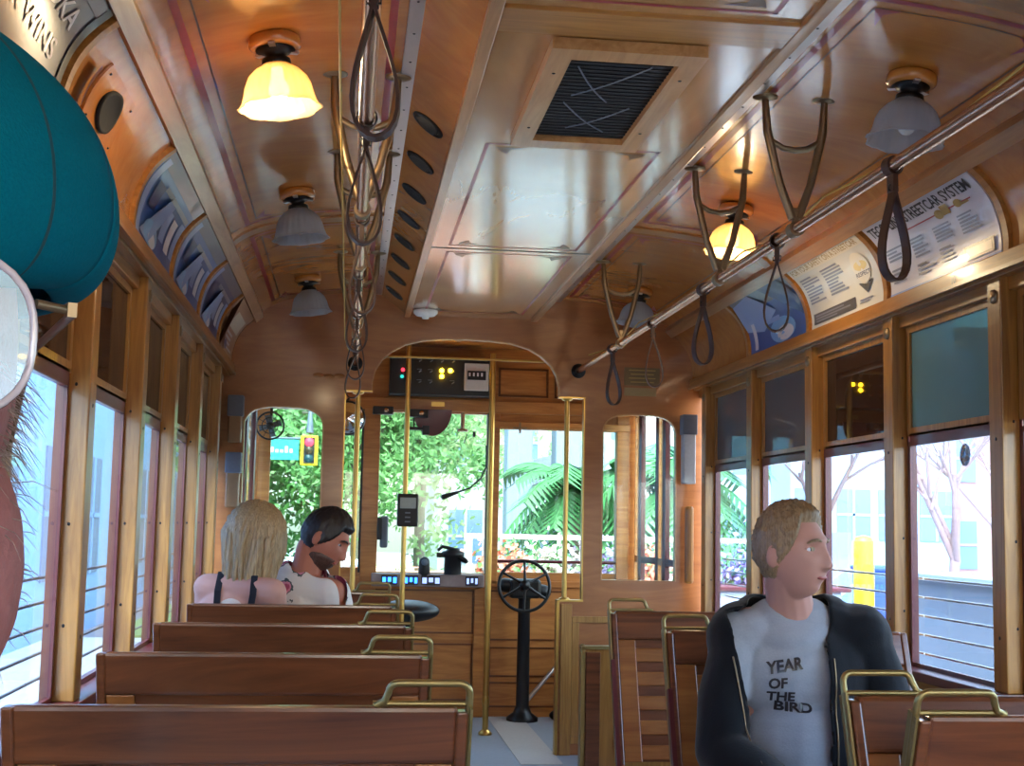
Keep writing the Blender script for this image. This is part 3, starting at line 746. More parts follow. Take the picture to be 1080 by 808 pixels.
card(-1, 6.38, 7.10, .03, .97, 'c_tan', [
    ('p', [(0, 0), (.30, .0), (.16, .5), (.0, 1)], 'c_brown'), ('r', .35, .9, .5, .8, 'c_cream'), ('l', .35, .9, .1, .45, 4, 'c_white'), ('p', ell_poly(.42, .18, .08, .09), 'c_blue')], 'tan curved card at the left wall end next to the bulkhead')
# ribs between the cards
for side, ys in ((-1, [2.84, 3.82, 4.66, 5.50, 6.33]), (1, [3.585, 4.46, 5.268, 6.11])):
    for y in ys:
        b = MB(); b.grid(lambda a, q: cove(side, a, y - .016 + .032 * q, .014), 20, 1)
        for e in (-.016, .016): b.grid(lambda a, q: cove(side, a, y + e, .014 * q), 20, 1)
        b.build('cove_rib', 'oakh', walls[side])
# board with the round speaker on the left cove
sp = empty('round_speaker', (-1.22, 3.2, 2.15)); tag(sp, 'small round black speaker on the curved wooden panel at left', 'speaker')
b = MB(); b.grid(lambda a, q: cove(-1, .30 + .5 * a, 3.03 + .34 * q, .007), 10, 2)
for e in (3.03, 3.37): b.grid(lambda a, q: cove(-1, .30 + .5 * a, e, .007 * q), 10, 1)
for e in (.30, .80): b.grid(lambda a, q: cove(-1, e, 3.03 + .34 * a, .007 * q), 2, 1)
b.build('backing_board', 'ceil', sp)
def disc_on_cove(mb, side, tc, yc, rt, ry, off0, off1, mi=0, n=28):
    L = .325
    ring = lambda k, off: [cove(side, tc + rt * k / L * sin(2*PI*i/n), yc + ry * k * cos(2*PI*i/n), off) for i in range(n)]
    a, c, d = ring(1, off0), ring(1, off1), ring(.86, off1)
    e = [cove(side, tc, yc, off1 - .002)]
    f = ring(.8, off1 - .003)
    vs = a + c + d + f + e
    fs = []
    for i in range(n):
        j = (i + 1) % n
        for q in (0, 1, 2): fs.append((q*n+i, q*n+j, (q+1)*n+j, (q+1)*n+i))
        fs.append((3*n+i, 3*n+j, 4*n))
    mb.add(vs, fs, mi, True)
b = MB(); disc_on_cove(b, -1, .55, 3.2, .058, .085, .006, .016); b.build('speaker_grille', 'dark', sp)
b = MB()
for y in (3.06, 3.34):
    for t in (.36, .74): b.ell(cove(-1, t, y, .008), (.004, .004, .003), 8)
b.build('screw', 'iron', sp)
# small tilted maroon plate beside the speaker
b = MB(); b.grid(lambda a, q: cove(-1, .36 + .34 * a, 2.95 + .05 * q, .02 - .012 * q), 8, 2); b.build('tilted_plate', 'maroon', sp)
# seat number painted on the right cornice
b = MB(); vs, fs = text2d('10', .034, .001)
b.add([(1.2435, 3.93 - v[0], 2.001 + v[1]) for v in vs], fs); b.build('painted_number', 'c_black', walls[1])

# ------------------------------------------------------------------ fittings on the bulkhead
def seen(u, v, Y): return at(u, v, Y)
b = MB(); b.tube([(-.585, YB + .02, .822), (-.585, YB + .02, 1.92)], .0135, 14); b.lathe([(.03, 0), (.03, .006), (.018, .012)], (-.585, YB + .02, .822), 20)
b.lathe([(.03, 0), (.03, -.008), (.018, -.014)], (-.585, YB + .02, 1.919), 20); tag(b.build('brass_pole', 'brass'), 'brass pole standing in the left side gap of the bulkhead', 'pole', 'brass stanchions')
b = MB(); b.tube([(.56, YB + .02, .822), (.56, YB + .02, 1.92)], .0135, 14); b.lathe([(.03, 0), (.03, .006), (.018, .012)], (.56, YB + .02, .822), 20)
b.lathe([(.03, 0), (.03, -.008), (.018, -.014)], (.56, YB + .02, 1.919), 20); tag(b.build('brass_pole', 'brass'), 'brass pole standing in the right side gap of the bulkhead', 'pole', 'brass stanchions')
b = MB(); b.tube([(-.30, 7.62, .0), (-.30, 7.62, 2.24)], .0145, 14); b.lathe([(.035, .001), (.035, .01), (.018, .02)], (-.30, 7.62, 0), 20); tag(b.build('brass_pole', 'brass'), 'brass pole carrying the black card reader', 'pole', 'brass stanchions')
b = MB(); b.tube([(.215, 7.87, .0), (.215, 7.87, 2.24)], .0175, 14); b.lathe([(.04, .001), (.04, .012), (.02, .03)], (.215, 7.87, 0), 20)
b.lathe([(.02, 0), (.024, .03), (.02, .06)], (.215, 7.87, .16), 16); tag(b.build('brass_pole', 'brass'), 'tall brass pole in the doorway right of the card reader', 'pole', 'brass stanchions')
b = MB(); b.tube([(-.50, 7.45, 2.15), (.48, 7.45, 2.15)], .007, 10); tag(b.build('brass_rail', 'brass'), 'thin brass crossbar joining the tops of the doorway poles', 'rail')
# card reader
g = empty('card_reader', (-.29, 7.56, 1.2)); tag(g, 'black card reader with a grey screen clamped on a brass pole', 'card reader')
b = MB(); b.obox((-.285, 7.565, 1.29), .118, .05, .185); b.build('body', 'black', g, .01)
b = MB(); b.obox((-.285, 7.538, 1.33), .09, .006, .062); b.build('screen', plain('lcd', '#8f9f9c', .25), g, .003)
b = MB()
for i in range(3): b.obox((-.285 + .0 * i, 7.538, 1.275 - .025 * i), .03, .005, .008)
b.build('keys', 'greybox', g)
b = MB(); b.obox((-.30, 7.60, 1.29), .04, .06, .05); b.build('clamp', 'iron', g)
# smoke detector
b = MB(); b.lathe([(.065, 0), (.065, -.014), (.05, -.028), (.02, -.032), (.018, -.044), (0, -.046)], (-.245, 6.98, DZ0 - .003), 28); tag(b.build('smoke_detector', 'white'), 'white smoke detector under the duct by the arch', 'detector')
# corner speakers
def cornerbox(x, z0, z1, lab):
    g = empty('corner_speaker', (x, 7.1, z0)); tag(g, lab, 'speaker', 'corner boxes beside the bulkhead')
    b = MB(); b.obox((x, 7.12, (z0 + z1) / 2 - .03), .07, .07, z1 - z0 - .06); b.build('lens', plain('pale_lens_%d' % int(z0*100 + (x > 0)), '#b9c4cf' if x > 0 else '#8a6a4c', .2, coat=.5), g, .008)
    b = MB(); b.obox((x, 7.115, z1 - .045), .082, .08, .11); b.build('cap', 'greybox', g, .005)
cornerbox(1.225, 1.46, 1.83, 'grey capped corner box high on the right of the bulkhead')
cornerbox(-1.225, 1.62, 1.86, 'upper grey blue box at the left bulkhead corner')
cornerbox(-1.225, 1.28, 1.56, 'lower grey blue box at the left bulkhead corner')
b = MB(); b.obox((1.235, 7.13, 1.13), .045, .05, .42); tag(b.build('wooden_grab_block', 'oak', None, .015), 'upright rounded oak block right of the bulkhead window', 'grab block')
# notice
b = MB(); b.obox((.975, YB - .003, 2.05), .20, .004, .10); b.obox((.965, YB - .003, 1.965), .18, .004, .045, None, 1)
for i in range(4): b.obox((.975, YB - .006, 2.085 - .022 * i), .15 - .02 * (i % 2), .002, .006, None, 2)
tag(b.build('notice_plate', [plain('olive_plate', '#6f5a35', .4), plain('tan_plate', '#9c8458', .5), 'c_gold']), 'small brown and tan notice plate above the right bulkhead window', 'sign')
# faded gilt mark above the left window
b = MB()
for i in range(3): b.lathe([(.03, 0), (.03, .001), (0, .0012)], (-.80 + .055 * i, YB - .0005, 2.0 if i != 1 else 1.99), 12, 0, Matrix.Rotation(PI/2, 3, 'X'))
b.v = [Vector((p.x, p.y, 2.0 + (p.z - 2.0) * .45)) for p in b.v]
b.build('gilt_mark', plain('gilt', '#a9703e', .3, .3), wf)
# modesty partition by the right aisle
g = empty('low_partition', (.55, 5.0, 0)); tag(g, 'low wooden partition with brass edge beside the right aisle', 'partition')
b = MB(); b.box(.275, 1.25, 5.0, 5.03, .02, .76); b.build('panel', 'oak', g, .003)
b = MB(); b.box(.268, .283, 4.992, 5.038, .0, .765); b.box(.268, .46, 4.992, 5.038, .76, .772); b.ell((.276, 5.015, .768), (.012, .02, .01), 12); b.build('brass_edge', 'brassd', g)
b = MB(); b.box(.285, .34, 4.985, 5.0, .02, .75); b.box(.40, .9, 4.985, 5.0, .4, .44); b.build('stile', 'seatd', g, .003)

# ------------------------------------------------------------------ vestibule
wv = empty('wall_vestibule', (0, YV, 0)); tag(wv, 'oak panelled driver end wall with three windscreen openings', 'wall', kind='structure')
H1, H2, H3 = (-1.17, -.535, .93, 1.93), (-.43, .262, .905, 1.93), (.345, 1.12, .915, 1.84)
rc = lambda h: [(h[0], h[2]), (h[1], h[2]), (h[1], h[3]), (h[0], h[3])]
b = MB(); b.add(*plate([[(-1.25, 0), (1.25, 0), (1.25, 2.42), (-1.25, 2.42)], rc(H1), rc(H2), rc(H3)], .06, XZ(YV + .03))); b.build('end_panel', 'dash', wv)
b = MB()
for (x0, x1, z0, z1) in ((-.43, .2, .52, .80), (-.43, .2, .10, .46), (.30, .78, .48, .80), (.30, .78, .25, .44), (.30, .78, .06, .22), (-1.1, -.55, .1, .8)):
    w = .012
    for q in ((x0, x1, z0, z0 + w), (x0, x1, z1 - w, z1), (x0, x0 + w, z0, z1), (x1 - w, x1, z0, z1)): b.box(q[0], q[1], YV - .004, YV + .002, q[2], q[3])
b.build('panel_groove', 'dashd', wv)
b = MB()
for (x0, x1, z0, z1) in ((-.46, .24, .8, .84), (.2, .28, 0, .9), (.28, 1.15, .82, .86), (-.535, -.43, .84, 2.0), (.262, .345, .84, 2.0), (-1.2, -1.12, .8, 2.0), (1.12, 1.2, .0, 2.0)): b.box(x0, x1, YV - .02, YV, z0, z1)
b.build('window_mullion', 'dash', wv, .004)
b = MB(); b.box(.262, .28, YV - .026, YV - .02, .9, 2.0); b.box(-.548, -.535, YV - .026, YV - .02, .9, 1.95); b.build('dark_gasket', 'iron', wv)
b = MB(); b.box(-1.2, 1.2, YV - .03, YV, 1.94, 2.02); b.box(.30, 1.2, YV - .05, YV, 1.84, 1.885); b.build('header_rail', 'dash', wv, .004)
b = MB(); b.box(-1.25, 1.25, YB + .04, YV + .03, 2.36, 2.40); b.build('vestibule_ceiling', 'ceil', wv)
b = MB()
for (x0, x1, z0, z1) in ((.33, .66, 2.05, 2.24), (.70, 1.0, 2.05, 2.24)):
    w = .014
    for q in ((x0, x1, z0, z0 + w), (x0, x1, z1 - w, z1), (x0, x0 + w, z0, z1), (x1 - w, x1, z0, z1)): b.box(q[0], q[1], YV - .006, YV + .002, q[2], q[3])
b.build('header_groove', 'dashd', wv)
for i, (h, lab) in enumerate(((H1, 'left windscreen pane of the vestibule'), (H2, 'centre windscreen pane in front of the driver stand'), (H3, 'right windscreen pane behind the brake wheel'))):
    n = empty('window_%d' % (50 + i), (h[0], YV, h[2])); tag(n, lab, 'window', kind='structure')
    b = MB(); b.add(*plate([rc(h)], .004, XZ(YV + .03))); b.build('pane', 'glassw', n)
b = MB(); b.tube([(.345, YV + .012, .985), (1.12, YV + .012, .985)], .011, 8); tag(b.build('guard_rail', 'maroon'), 'dark red guard bar across the right windscreen', 'rail')
b = MB(); b.tube([(.34, YV - .04, 1.845), (1.1, YV - .04, 1.845)], .012, 10); b.obox((.47, YV - .05, 1.845), .09, .02, .012, None, 1); b.obox((.47, YV - .055, 1.845), .012, .012, .07, None, 1)
tag(b.build('blind_roller', ['pale', 'bronze']), 'rolled pale sun blind at the top of the right windscreen', 'blind')
# side doors of the vestibule: folding leaves
for side, nm, i in ((-1, 'left', 1), (1, 'right', 2)):
    n = empty('door_%d' % i, (side * 1.24, 7.9, 0)); tag(n, 'glazed folding entrance door on the %s of the vestibule' % nm, 'door', kind='structure')
    ys = [7.24, 7.56, 7.88, 8.20, 8.54]
    for k in range(4):
        a, c = ys[k], ys[k+1]; dx = (.05 if k % 2 else 0, 0 if k % 2 else .05)
        def X(y): t = (y - a) / (c - a); return side * (1.25 - (dx[0] + (dx[1] - dx[0]) * t))
        def slab(y0, y1, z0, z1, th, mb, mi=0):
            vs = [(X(y) + s * th, y, z) for y in (y0, y1) for z in (z0, z1) for s in (-1, 1)]
            mb.add(vs, [(0, 1, 3, 2), (4, 6, 7, 5), (0, 4, 5, 1), (2, 3, 7, 6), (0, 2, 6, 4), (1, 5, 7, 3)], mi)
        b = MB(); slab(a + .005, a + .045, .02, 2.02, .014, b); slab(c - .045, c - .005, .02, 2.02, .014, b); slab(a, c, .02, .72, .012, b); slab(a, c, 1.93, 2.03, .014, b); slab(a, c, 1.0, 1.04, .012, b)
        lf = b.build('door_leaf', 'dash' if k % 2 else 'maroon', n)
        b = MB(); slab(a + .045, c - .045, .72, 1.93, .002, b); b.build('door_glass', 'glass', lf)
    b = MB(); b.box(side * 1.22, side * 1.27, YB + .04, YV, 2.03, 2.38); b.build('door_header', 'dash', n)
# overhead control panel
g = empty('control_panel', (-.06, 8.4, 2.03)); tag(g, 'black overhead control panel with glowing yellow lights', 'control panel')
b = MB(); b.box(-.385, .27, 8.38, 8.54, 2.03, 2.275); b.build('housing', 'black', g, .004)
M['amber'] = emit('amber_lamp', '#ffc21a', 14); M['redled'] = emit('red_lamp', '#ff2a3a', 1.2); M['teal'] = emit('green_lamp', '#1e8f86', .8)
for (u, v) in ((466, 391), (475, 391), (466, 397)):
    c = at(u, v, 8.37); b = MB(); b.lathe([(.014, 0), (.012, .008), (0, .011)], c, 14, 0, Matrix.Rotation(PI/2, 3, 'X')); b.build('amber_light', 'amber', g)
for (u, v, m) in ((425, 390, 'redled'), (424, 397, 'teal')):
    c = at(u, v, 8.37); b = MB(); b.lathe([(.012, 0), (.01, .006), (0, .008)], c, 12, 0, Matrix.Rotation(PI/2, 3, 'X')); b.build('indicator_light', m, g)
b = MB()
for i in range(5):
    for j in range(3):
        if i in (3,) and j > 0: continue
        x = -.27 + .07 * i; z = 2.24 - .068 * j; b.tube([(x, 8.378, z), (x + .012, 8.36, z + .008)], .004, 6); b.obox((x, 8.378, z + .018), .03, .002, .004)
b.build('toggle_switches', 'greybox', g)
b = MB(); b.obox((.165, 8.374, 2.15), .155, .014, .175); b.build('counter_face', plain('pale_counter', '#c9c3bd', .5), g, .004)
b = MB(); b.obox((.165, 8.364, 2.16), .118, .006, .058); b.build('counter_window', 'black', g)
b = MB()
for i in range(4): b.obox((.12 + .026 * i, 8.36, 2.165), .011, .003, .022)
b.build('counter_digits', 'c_white', g)
b = MB(); b.obox((-.065, YV - .035, 1.985), .085, .006, .03); tag(b.build('number_plate', 'brass'), 'small brass number plate below the overhead control panel', 'sign')
# ceiling lamp of the vestibule
g = empty('vestibule_lamp', (-.02, 7.6, 2.36)); tag(g, 'small nickel lamp holder under the vestibule ceiling', 'lamp')
b = MB(); b.lathe([(.055, 0), (.055, -.012), (.03, -.03), (.026, -.055), (.035, -.065), (.02, -.09), (0, -.095)], (-.02, 7.6, 2.36), 20); b.build('holder', 'chrome', g)
# seat of the driver
g = empty('padded_stool', (-.25, 7.98, 0)); tag(g, 'round black padded driver stool behind the left benches', 'stool')
b = MB(); b.ell((-.25, 7.98, .70), (.19, .17, .065), 28); b.build('cushion', 'black', g)
b = MB(); b.tube([(-.25, 7.98, .0), (-.25, 7.98, .66)], .03, 12); b.lathe([(.16, 0), (.15, .02), (.04, .04)], (-.25, 7.98, 0), 20); b.build('pedestal', 'iron', g)
# dash console
g = empty('driver_console', (-.1, 8.5, .8)); tag(g, 'console shelf with blue screens under the centre windscreen', 'console')
b = MB(); b.box(-.46, .25, 8.44, 8.57, .82, .90); b.build('shelf', plain('console_grey', '#8d7a78', .5), g, .006)
M['blue'] = emit('blue_display', '#2f7bff', 1.3); M['blue2'] = emit('pale_display', '#8fa3e8', .5)
for (x0, x1, m) in ((-.40, -.30, 'blue'), (-.26, -.17, 'blue'), (-.15, -.03, 'blue2'), (.13, .21, 'blue2')):
    b = MB(); b.box(x0, x1, 8.432, 8.441, .832, .89); sc_ = b.build('display', 'black', g)
    b = MB()
    for q in range(3): b.box(x0 + .008 + q * (x1 - x0) / 3, x0 + (q + 1) * (x1 - x0) / 3 - .004, 8.429, 8.433, .842 + .008 * (q % 2), .878)
    b.build('lit_icons', m, sc_)
# controller and joystick on the console
g = empty('brake_controller', (.06, 8.45, .9)); tag(g, 'black cast controller with side lever on the console', 'controller')
b = MB(); b.lathe([(.055, .0), (.055, .10), (.072, .115), (.072, .14), (.045, .15), (.04, .165), (0, .168)], (.05, 8.47, .9), 24); b.cap((.05, 8.44, 1.03), (.13, 8.42, .985), .02, .016); b.obox((-.03, 8.46, 1.02), .05, .03, .03); b.build('body', 'iron', g)
b = MB(); b.tube([(.05, 8.44, 1.06), (-.02, 8.43, 1.075), (-.05, 8.42, 1.05)], .011, 8); b.build('lever', 'iron', g)
g = empty('round_gauge', (-.13, 8.46, .9)); tag(g, 'small dark round topped gauge left of the controller', 'gauge')
b = MB(); b.cap((-.13, 8.47, .905), (-.13, 8.47, .975), .038, .034); b.build('body', 'iron', g)
b = MB(); b.lathe([(.022, 0), (.022, .004), (0, .005)], (-.13, 8.433, .975), 18, 0, Matrix.Rotation(PI/2, 3, 'X')); b.build('dial', 'greybox', g)
# brake wheel on its stand
g = empty('hand_brake_wheel', (.50, 8.42, 0)); tag(g, 'black spoked hand brake wheel on an iron column', 'brake wheel')
RW = Matrix.Rotation(PI / 2 - .25, 3, 'X'); cw = at(553, 618, 8.22)
b = MB(); b.tube([cw + RW @ Vector((.158 * cos(2*PI*k/40), .158 * sin(2*PI*k/40), 0)) for k in range(40)], .0105, 10, closed=True); b.build('rim', 'iron', g)
for k in range(6):
    a = 2 * PI * k / 6 + .5; b = MB(); b.tube([cw + RW @ Vector((q * cos(a), q * sin(a), .03 * (1 - q / .158))) for q in (.02, .07, .12, .155)], [.011, .008, .007, .009], 8); b.build('spoke', 'iron', g)
b = MB(); b.lathe([(.0, .05), (.028, .045), (.034, .02), (.03, -.03), (0, -.03)][::-1], cw, 20, 0, RW); b.build('hub', 'iron', g)
b = MB(); b.lathe([(.10, 0), (.10, .02), (.06, .05), (.042, .09), (.038, .75), (.05, .77), (.05, .84), (0, .85)], (.505, 8.42, 0), 20); b.build('column', 'iron', g)
b = MB(); b.obox((.505, 8.43, .82), .20, .14, .12); b.cap((.38, 8.42, .84), (.63, 8.42, .80), .045, .045); b.build('gear_case', 'iron', g, .02)
b = MB(); b.tube([(.53, 8.42, .12), (.62, 8.44, .22), (.72, 8.5, .32)], .014, 8); b.build('pawl_lever', 'alu', g)
for (x, y, lab) in ((.12, 8.40, 'small black foot pedal left of the brake column'), (.74, 8.45, 'small black foot pedal right of the brake column')):
    b = MB(); b.ell((x, y, .03), (.06, .05, .035), 16); tag(b.build('foot_pedal', 'iron'), lab, 'pedal', 'foot pedals')
# small devices at the windscreen
g = empty('gooseneck_microphone', (.25, 8.4, 1.35)); tag(g, 'black gooseneck microphone bent across the centre windscreen', 'microphone')
pts = [at(u, v, Y) for u, v, Y in ((513, 470, 8.5), (513, 492, 8.48), (507, 505, 8.45), (495, 515, 8.42), (483, 519, 8.4))]
b = MB(); b.tube(pts, .006, 8); b.build('neck', 'black', g)
b = MB(); b.cap(at(482, 519.5, 8.4), at(468, 524, 8.4), .010, .018); b.build('capsule', 'black', g)
g = empty('wall_handset', (-.45, 8.5, 1.2)); tag(g, 'dark blue handset hanging on the left windscreen post', 'handset')
c = at(405, 561, 8.52); b = MB(); b.obox(c, .05, .05, .20); b.build('body', 'greybox', g, .012); b = MB(); b.obox(c + Vector((-.03, -.02, 0.02)), .03, .05, .14); b.build('cradle', 'black', g, .006)
g = empty('cab_fan', (-1.1, 8.4, 1.7)); tag(g, 'small dark cab fan hanging at the top of the left windscreen', 'fan')
c = at(285, 449, 8.4)
b = MB(); b.tube([c + Vector((.085 * cos(a), 0, .085 * sin(a))) for a in [2*PI*k/28 for k in range(28)]], .006, 6, closed=True)
b.tube([c + Vector((.05 * cos(a), -.02, .05 * sin(a))) for a in [2*PI*k/24 for k in range(24)]], .003, 6, closed=True)
for k in range(12): a = 2*PI*k/12; b.tube([c + Vector((.012*cos(a), -.03, .012*sin(a))), c + Vector((.085*cos(a), 0, .085*sin(a)))], .002, 5)
b.build('cage', 'iron', g)
for k in range(4):
    a = 2 * PI * k / 4 + .3; b = MB(); b.obox(c + Vector((.042 * cos(a), .008, .042 * sin(a))), .055, .003, .036, Matrix.Rotation(-a, 3, 'Y') @ Matrix.Rotation(.4, 3, 'X')); b.build('blade', 'greybox', g)
b = MB(); b.cap(c + Vector((0, .0, 0)), c + Vector((0, .05, 0)), .025, .02); b.tube([c + Vector((0, .05, 0)), c + Vector((0, .07, .06)), c + Vector((0, .1, .13))], .01, 8); b.build('motor', 'iron', g)
g = empty('convex_mirror', (-.62, 8.3, 1.8)); tag(g, 'round convex mirror left of the brass pole at the gap', 'mirror')
c = at(367, 441, 8.3); RM = Matrix.Rotation(PI/2, 3, 'X') 
b = MB(); b.lathe([(.105, 0), (.10, .012), (.07, .03), (.03, .038), (0, .04)], c, 28, 0, RM); b.build('mirror_glass', plain('mirror', '#dfe5ea', .04, 1), g)
b = MB(); b.lathe([(.105, 0), (.11, .004), (.105, .014)], c, 28, 0, RM); b.tube([c + Vector((0, .01, 0)), c + Vector((-.02, .08, .1)), c + Vector((0, .2, .14))], .008, 8); b.build('frame', 'iron', g)
# maroon visor and black units along the header
c = at(456, 437, 8.5); b = MB()
P = [(c.x - .12, c.z + .03)] + [(c.x + .125 * cos(a), c.z + .03 - .17 * sin(a)) for a in [PI - PI * k / 14 for k in range(15)]]
b.add(*plate([P], .012, XZ(8.49))); tag(b.build('sun_visor', 'maroon', None, .002), 'dark red rounded sun visor at the top of the centre windscreen', 'visor')
for (u, v, w, h, lab) in ((404, 433, .13, .05, 'left black camera unit under the header rail'), (441, 436, .13, .05, 'right black camera unit under the header rail')):
    c = at(u, v, 8.44); b = MB(); b.obox(c, w, .07, h, None, 0); b.lathe([(.016, 0), (.016, .01), (0, .012)], c + Vector((.02, -.036, 0)), 12, 1, RM); tag(b.build('camera_unit', ['black', 'chrome'], None, .006), lab, 'camera', 'black camera units')
g = empty('rear_view_mirror', (-.2, 8.44, 1.84)); tag(g, 'small black mirror arm hanging beside the red visor', 'mirror')
c = at(440, 452, 8.44); b = MB(); b.obox(c, .10, .03, .02); b.obox(c + Vector((.055, 0, -.01)), .045, .03, .06); b.tube([c + Vector((-.02, 0, 0)), c + Vector((-.02, .02, .09))], .006, 8); b.build('body', 'black', g, .005)
g = empty('wiper_motor', (.12, 8.5, 1.86)); tag(g, 'pale wiper motor at the top of the centre windscreen', 'wiper motor')
c = at(488, 447, 8.5); b = MB(); b.cap(c + Vector((0, 0, .06)), c + Vector((0, 0, -.03)), .014, .012); b.lathe([(.035, 0), (.035, .012), (.02, .018)], c + Vector((0, 0, -.05)), 16); b.build('body', 'c_tan', g)
b = MB(); b.tube([c + Vector((.04, .09, -.06)), c + Vector((.02, .10, -.12))], .004, 6); b.obox(at(500, 458, 8.6) + Vector((0, 0, 0)), .018, .01, .035); b.build('arm', 'black', g)
# ------------------------------------------------------------------ people
def face_rot(fwd, up=(0, 0, 1)):
    Y = -Vector(fwd).normalized(); Z = Vector(up); Z = (Z - Y * Z.dot(Y)).normalized(); X = Y.cross(Z)
    return Matrix((X, Y, Z)).transposed()
def g_(x, s): return math.exp(-(x / s) ** 2)
def headpos(d, k=1.0):
    """surface of a head for the unit direction d, front at -Y, in metres about the head's centre"""
    p = Vector((d.x * .074, d.y * .094, d.z * .118))
    if d.z < 0:
        q = -d.z
        p.x *= 1 - .30 * q ** 1.6
        if d.y > 0: p.y *= 1 - .55 * q; 
        else: p.y *= 1 - .04 * q; p.y -= .012 * q * (-d.y)
    else:
        p.x *= 1 + .05 * sin(PI * d.z) * (1 if d.y > 0 else .4)
        if d.y > 0: p.y *= 1.06
    if d.y < -.15:
        f = min(1, (-d.y - .15) * 2)
        x, z = p.x, p.z
        ns = 0
        if -.036 < z < .03: t = (.03 - z) / .06; ns = .003 + .018 * max(0, min(1, t)) ** 1.2 
        elif z <= -.036: ns = .021 * g_(z + .036, .008)
        else: ns = .004 * g_(z - .03, .015)
        wdt = .0085 + .006 * g_(z + .03, .014)
        p.y -= f * ns * g_(x, wdt)
        p.y -= f * .008 * g_(z - .034, .010) * g_(abs(x) - .02, .03)
        p.y += f * .016 * g_(z - .012, .013) * g_(abs(x) - .032, .016)
        p.y -= f * .010 * g_(z + .036, .008) * g_(abs(x) - .013, .006)
        p.y -= f * .004 * g_(z + .02, .018) * g_(abs(x) - .042, .018)
        p.y -= f * .004 * g_(z + .062, .010) * g_(x, .024)
        p.y += f * .004 * g_(z + .078, .006) * g_(x, .02)
        p.y += f * .002 * g_(z + .0625, .0016) * g_(x, .022)
        p.y -= f * .008 * g_(z + .1, .014) * g_(x, .024)
    return p
def add_head(mb, c, R, s=1.0, ear=.077):
    mb.ell((0, 0, 0), 1, 96, 0, None, lambda p, d: headpos(d)) 
    n = 96 * 49
    for i in range(len(mb.v) - n, len(mb.v)): mb.v[i] = c + R @ (mb.v[i] * s)
    for e in (-1, 1):
        mb.ell(c + R @ (Vector((e * ear, .012, -.002)) * s), (.011 * s, .019 * s, .032 * s), 18, 0, R @ Matrix.Rotation(e * -.35, 3, 'Z') @ Matrix.Rotation(.15, 3, 'X'),
               lambda p, d: p * (1 - .25 * g_(d.y, .35) * g_(d.z - .1, .5)))
def add_hand(mb, w, dirv, nrm, side):
    d = Vector(dirv).normalized(); n = Vector(nrm); n = (n - d * n.dot(d)).normalized(); x = d.cross(n) * side
    for q in (-.026, -.009, .009, .026): mb.cap(w + x * q * .6, w + d * .085 + x * q, .014, .0115, 10)
    for q, L in ((-.031, .062), (-.0105, .075), (.0105, .08), (.031, .072)):
        a = w + d * .088 + x * q; b_ = a + d * L * .5 + n * .006; c_ = b_ + d * L * .35 + n * .02; e = c_ + d * L * .15 + n * .016
        mb.chain([a, b_, c_, e], [.0095, .0088, .008, .007], 10)
    a = w + d * .025 + x * .03; mb.chain([a, a + d * .03 + x * .022 + n * .01, a + d * .06 + x * .03 + n * .018], [.013, .011, .009], 10)
def add_shell(mb, c, R, s, thick, mask, nscale=0, namp=0, n=96):
    """closed shell over the scalp: stands off the skin where mask(d) > 0 and dips inside elsewhere"""
    k0 = len(mb.v)
    def f(p, d):
        m = mask(d); q = headpos(d) if d.y > -.15 or True else p
        base = Vector((d.x * .076, d.y * .097, d.z * .12)); 
        if d.z < 0: base.x *= 1 - .25 * (-d.z) ** 1.6
        if d.z < 0 and d.y > 0: base.y *= 1 - .5 * (-d.z)
        if d.y > 0: base.y *= 1.05
        off = -.012 * (1 - m) + thick(d) * m
        if namp and m > .3: off += namp * (noise.noise(Vector((d.x * nscale, d.y * nscale * .35, d.z * nscale * .35))) )
        return base + d * off
    mb.ell((0, 0, 0), 1, n, 0, None, f)
    for i in range(k0, len(mb.v)): mb.v[i] = c + R @ (mb.v[i] * s)
def face_bits(root, c, R, s, iris, browc, body, lidm):
    HB = BVHTree.FromPolygons(body.v, body.f)
    for e in (-1, 1):
        hit = HB.ray_cast(c + R @ (Vector((e * .032, -.2, .010)) * s), R @ Vector((0, 1, 0)))[0]
        b = MB(); p = hit + R @ Vector((0, .0088 * s, 0)); b.ell(p, (.0145 * s, .0105 * s, .0085 * s), 18, 0, R)
        b.ell(p + R @ Vector((0, -.0078 * s, 0)), (.0052 * s, .0032 * s, .0052 * s), 12, 1, R)
        eye = b.build('eye', [M['c_white'], iris], root)
        b = MB(); b.tube([p + R @ (Vector((e * .016 * cos(a) * 1.0, -.0086 + .004 * abs(cos(a)), .0088 * sin(a))) * s) for a in [PI * k / 10 for k in range(11)]], [.001] + [.0022] * 9 + [.001], 8); b.build('eyelid', lidm, eye)
        b = MB(); b.tube([c + R @ (Vector((e * x, y, z)) * s) for x, y, z in ((.014, -.0935, .030), (.028, -.091, .034), (.042, -.083, .032), (.052, -.074, .026))], [.003, .0038, .0034, .002], 8); b.build('eyebrow', browc, root)
    hit = HB.ray_cast(c + R @ (Vector((0, -.2, -.0625)) * s), R @ Vector((0, 1, 0)))[0]; b = MB(); b.ell(hit + R @ Vector((0, .0052, 0)), (.022 * s, .007 * s, .0058 * s), 20, 0, R); b.build('lips', plain('lip_' + root.name, '#a8564f', .45), root)
def hairmat(n, c1, c2, rough=.45):
    m = wood(n, c1, c2, axis=2, rough=rough, coat=.1, scale=30, stretch=30, swirl=.4, bump=.3, contrast=(.3, .7)); M[n] = m
hairmat('hair_sandy', '#7d674e', '#b59b78'); hairmat('hair_blonde', '#7d6648', '#cfb68e'); hairmat('hair_black', '#131014', '#2c2628'); hairmat('beard_dark', '#3a2823', '#66493f'); hairmat('hair_grey', '#86716a', '#b8a8a0')
M['iris'] = plain('iris', '#2e3a3c', .2)
